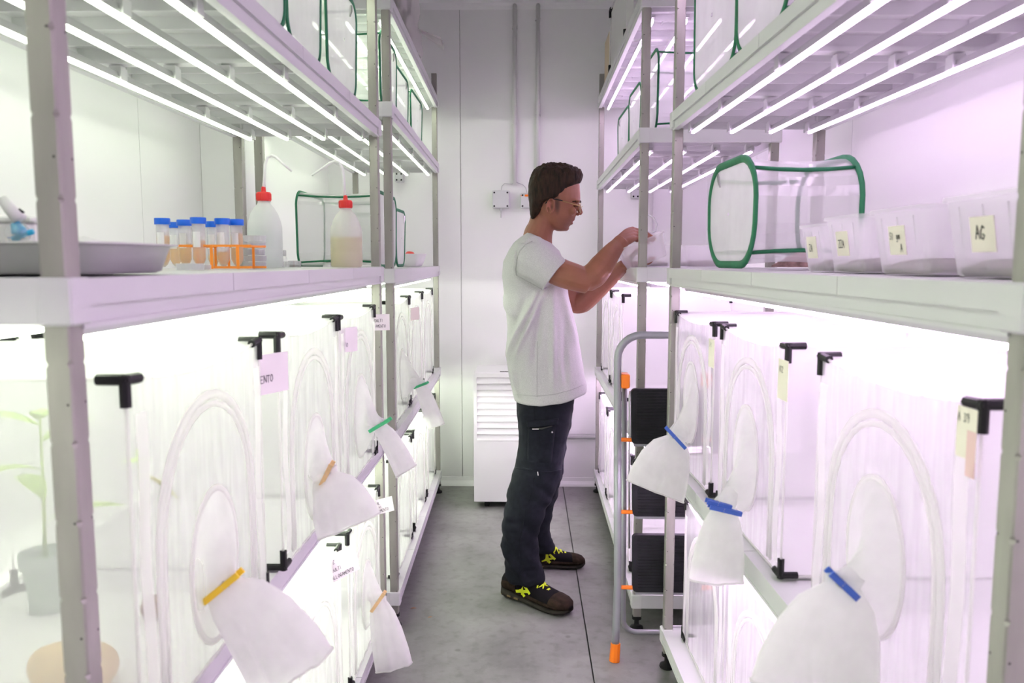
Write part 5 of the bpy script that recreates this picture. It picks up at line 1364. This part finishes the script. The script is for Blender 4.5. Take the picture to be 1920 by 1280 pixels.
# cargo pocket on the right thigh
TB = bvh(tro)
def pocket_pt(u, v, out_):
    ax, ay = 986 + 62*u, 797 - 6*u; bx, by = 984 + 54*u, 866 + 3*u
    return drape(TB, ax + (bx-ax)*v, ay + (by-ay)*v, out_)
def pocket(u0, u1, v0, v1, th):
    mb = MB(); n1, n2 = 16, 12
    mb.grid(lambda a, b: pocket_pt(u0+(u1-u0)*a, v0+(v1-v0)*b, th*(1 if 0.04 < a < 0.96 and 0.04 < b < 0.97 else 0.1) + 0.0015*math.sin(9*a+5*b)), n1, n2)
    return mb
pk_ = pocket(0.08, 0.92, 0.06, 1.0, 0.009).build('cargo_pocket', M['trouser'], tro, smooth=True)
pocket(0.02, 0.98, -0.10, 0.06, 0.014).build('pocket_flap', M['trouser'], tro, smooth=True)
MB().tube([pocket_pt(0.22, 0.085, 0.010), pocket_pt(0.5, 0.12, 0.011), pocket_pt(0.80, 0.075, 0.010)], [0.0015, 0.004, 0.0015], 6).build('pocket_gap', M['hole'], tro, smooth=True)
MB().tube([pocket_pt(0.24, 0.105, 0.013), pocket_pt(0.40, 0.115, 0.014)], 0.0018, 5).build('pocket_paper', M['paper'], tro)
MB().ellipsoid(pocket_pt(0.80, 0.22, 0.010), 0.004, 0.002, 0.004, 10, 6).build('snap_button', M['wire'], tro, smooth=True)
seam([(1012, 816), (1011, 840), (1010, 866)], 0.0016, 'pocket_pleat', M['trouser'], TB, tro, 0.009)
# knee seam: zip-off line
seam([(966, 877), (985, 880), (1010, 884), (1035, 884), (1052, 880)], 0.0024, 'knee_seam', M['trouser'], TB, tro)
MB().tube([drape(TB, 1008, 884, 0.003), drape(TB, 1009, 891, 0.003)], 0.0020, 5).build('zip_pull', M['wire'], tro)
seam([(1000, 750), (1003, 790)], 0.0014, 'side_stitch', M['trouser'], TB, tro); seam([(1002, 895), (985, 960), (975, 1020), (975, 1080)], 0.0014, 'side_stitch', M['trouser'], TB, tro)
# socks and shoes
for a_, b_ in ((pm_(982, 1078, 3.12), pm_(985, 1104, 3.125)), (pm_(1006, 1012, 3.435), pm_(1007, 1046, 3.435))):
    MB().tube([a_, a_.lerp(b_, 0.5), b_], [0.042, 0.041, 0.038], 16).build('sock', M['shoe_dark'], man, smooth=True)
def shoe(heel, toe, outer, label):
    heel = Vector(heel); toe = Vector(toe); d = (toe-heel); Lh = d.length; rz = math.atan2(d.y, d.x)
    r_ = link('shoe', None, man, heel - MO, rz); r_['label'] = label
    k = Lh/0.30
    st_ = []   # (x, half width, sole bottom, sole top, upper top)
    prof = [(0.000, 0.018, 0.012, 0.040, 0.070), (0.012, 0.034, 0.003, 0.036, 0.090), (0.040, 0.038, 0.0, 0.034, 0.098), (0.080, 0.037, 0.001, 0.031, 0.104), (0.120, 0.037, 0.003, 0.028, 0.102), (0.160, 0.042, 0.002, 0.026, 0.086),
            (0.200, 0.047, 0.0, 0.025, 0.072), (0.235, 0.048, 0.0, 0.024, 0.064), (0.265, 0.044, 0.002, 0.024, 0.058), (0.287, 0.033, 0.006, 0.025, 0.050), (0.300, 0.014, 0.014, 0.026, 0.036)]
    def section(x, w, z0, z1, grow, toprnd):
        pts = []
        for a in range(16):
            t = 2*math.pi*a/16; c, s_ = math.cos(t), math.sin(t)
            pts.append(Vector((x*k, (w+grow)*k*math.copysign(abs(c)**0.7, c) * (1.0 if s_ < 0 else (1 - toprnd*max(0, s_)**2)), ((z0+z1)/2 + (z1-z0)/2*math.copysign(abs(s_)**0.8, s_))*k)))
        return pts
    so = MB().loft([section(x, w, zb_, zs_, 0.004, 0.0) for x, w, zb_, zs_, zu in prof]).build('sole', M['sole'], r_, smooth=True)
    up_ = MB().loft([section(x, w, zs_-0.008, zu, 0.0, 0.42) for x, w, zb_, zs_, zu in prof]).build('upper', M['shoe_dark'], r_, smooth=True)
    MB().loft([section(x, w, zs_-0.006, zu, 0.0025, 0.42) for x, w, zb_, zs_, zu in prof[7:]]).build('toe_cap', M['shoe'], r_, smooth=True)
    MB().loft([section(x, w, zs_-0.006, zu*0.86, 0.0025, 0.40) for x, w, zb_, zs_, zu in prof[:4]]).build('heel_counter', M['shoe'], r_, smooth=True)
    MB().loft([section(x, w, zs_-0.006, zs_+0.022, 0.0028, 0.1) for x, w, zb_, zs_, zu in prof[3:9]]).build('side_panel', M['shoe'], r_, smooth=True)
    for (xa_, xb_) in ((0.012, 0.030), (0.045, 0.062), (0.078, 0.096)):
        for s_ in (-1, 1): MB().box(xa_*k, xb_*k, s_*(0.0385 if xa_ > 0.02 else 0.034)*k, s_*(0.0428 if xa_ > 0.02 else 0.0375)*k, 0.014*k, 0.020*k).build('sole_window', mat('sole_amber', (0.16, 0.11, 0.045), 0.5) if 'sole_amber' not in bpy.data.materials else bpy.data.materials['sole_amber'], so)
    # laces across the throat
    for q in range(4):
        x = 0.128 + 0.022*q; zt2 = 0.106 - 0.011*q*1.05
        for s_ in (-1, 1):
            MB().tube([(x*k, s_*0.026*k, (zt2-0.012)*k), ((x+0.011)*k, 0, (zt2+0.001)*k), ((x+0.022)*k, -s_*0.026*k, (zt2-0.021)*k)], 0.0030*k, 6).build('lace', M['lace'], r_, smooth=True)
    for s_ in (-1, 1):
        MB().tube([(0.125*k, 0, 0.108*k), (0.118*k, s_*0.020*k, 0.116*k), (0.135*k, s_*0.038*k, 0.104*k), (0.150*k, s_*0.046*k, 0.080*k)], 0.0028*k, 6).build('lace', M['lace'], r_, smooth=True)
    # crossed neon emblem on both flanks
    for s_ in (-1, 1):
        for (x0, z0, x1, z1, wd) in ((0.082, 0.088, 0.128, 0.036, 0.0060), (0.088, 0.046, 0.148, 0.060, 0.0052), (0.108, 0.092, 0.120, 0.040, 0.0068), (0.124, 0.078, 0.152, 0.052, 0.0055)):
            a = Vector((x0*k, 0, z0*k)); b = Vector((x1*k, 0, z1*k)); dd = (b-a).normalized(); nn = Vector((-dd.z, 0, dd.x))*wd*k
            def yy2(p): return s_*(0.0405 - 0.10*max(0, p.z/k-0.060))*k
            vs_ = []
            for t in (0, 0.33, 0.66, 1.0):
                for sg in (-1, 1):
                    p = a.lerp(b, t) + nn*sg; vs_.append(Vector((p.x, yy2(p) + s_*0.003, p.z)))
            MB().add(vs_, [(0, 2, 3, 1), (2, 4, 5, 3), (4, 6, 7, 5)]).build('emblem_stroke', M['lace'], r_)
    return r_
hR = on_z(946, 1117, 0.0); tR = on_z(1070, 1156, 0.0)
dR = (tR-hR).normalized()
shoe(Vector((hR.x, hR.y+0.03, 0)), Vector((hR.x, hR.y+0.03, 0)) + (Vector((tR.x, tR.y+0.01, 0)) - Vector((hR.x, hR.y+0.03, 0))), -1, 'brown work shoe with neon yellow laces, nearer foot')
hL = on_z(985, 1066, 0.0); tL = on_z(1097, 1064, 0.0)
shoe(Vector((tL.x-0.285, hL.y+0.02, 0)), Vector((tL.x, tL.y+0.02, 0)), 1, 'brown work shoe with neon yellow laces, farther foot')
# the tub he holds
ht = tub(tuple(on_cam(1212, 492, 3.13)), 0.0, 0.19, 0.17, 0.092, 'small clear tub held tilted between the man\'s hands', None, False)
ht.rotation_euler = (0, math.radians(-22), 0.05)
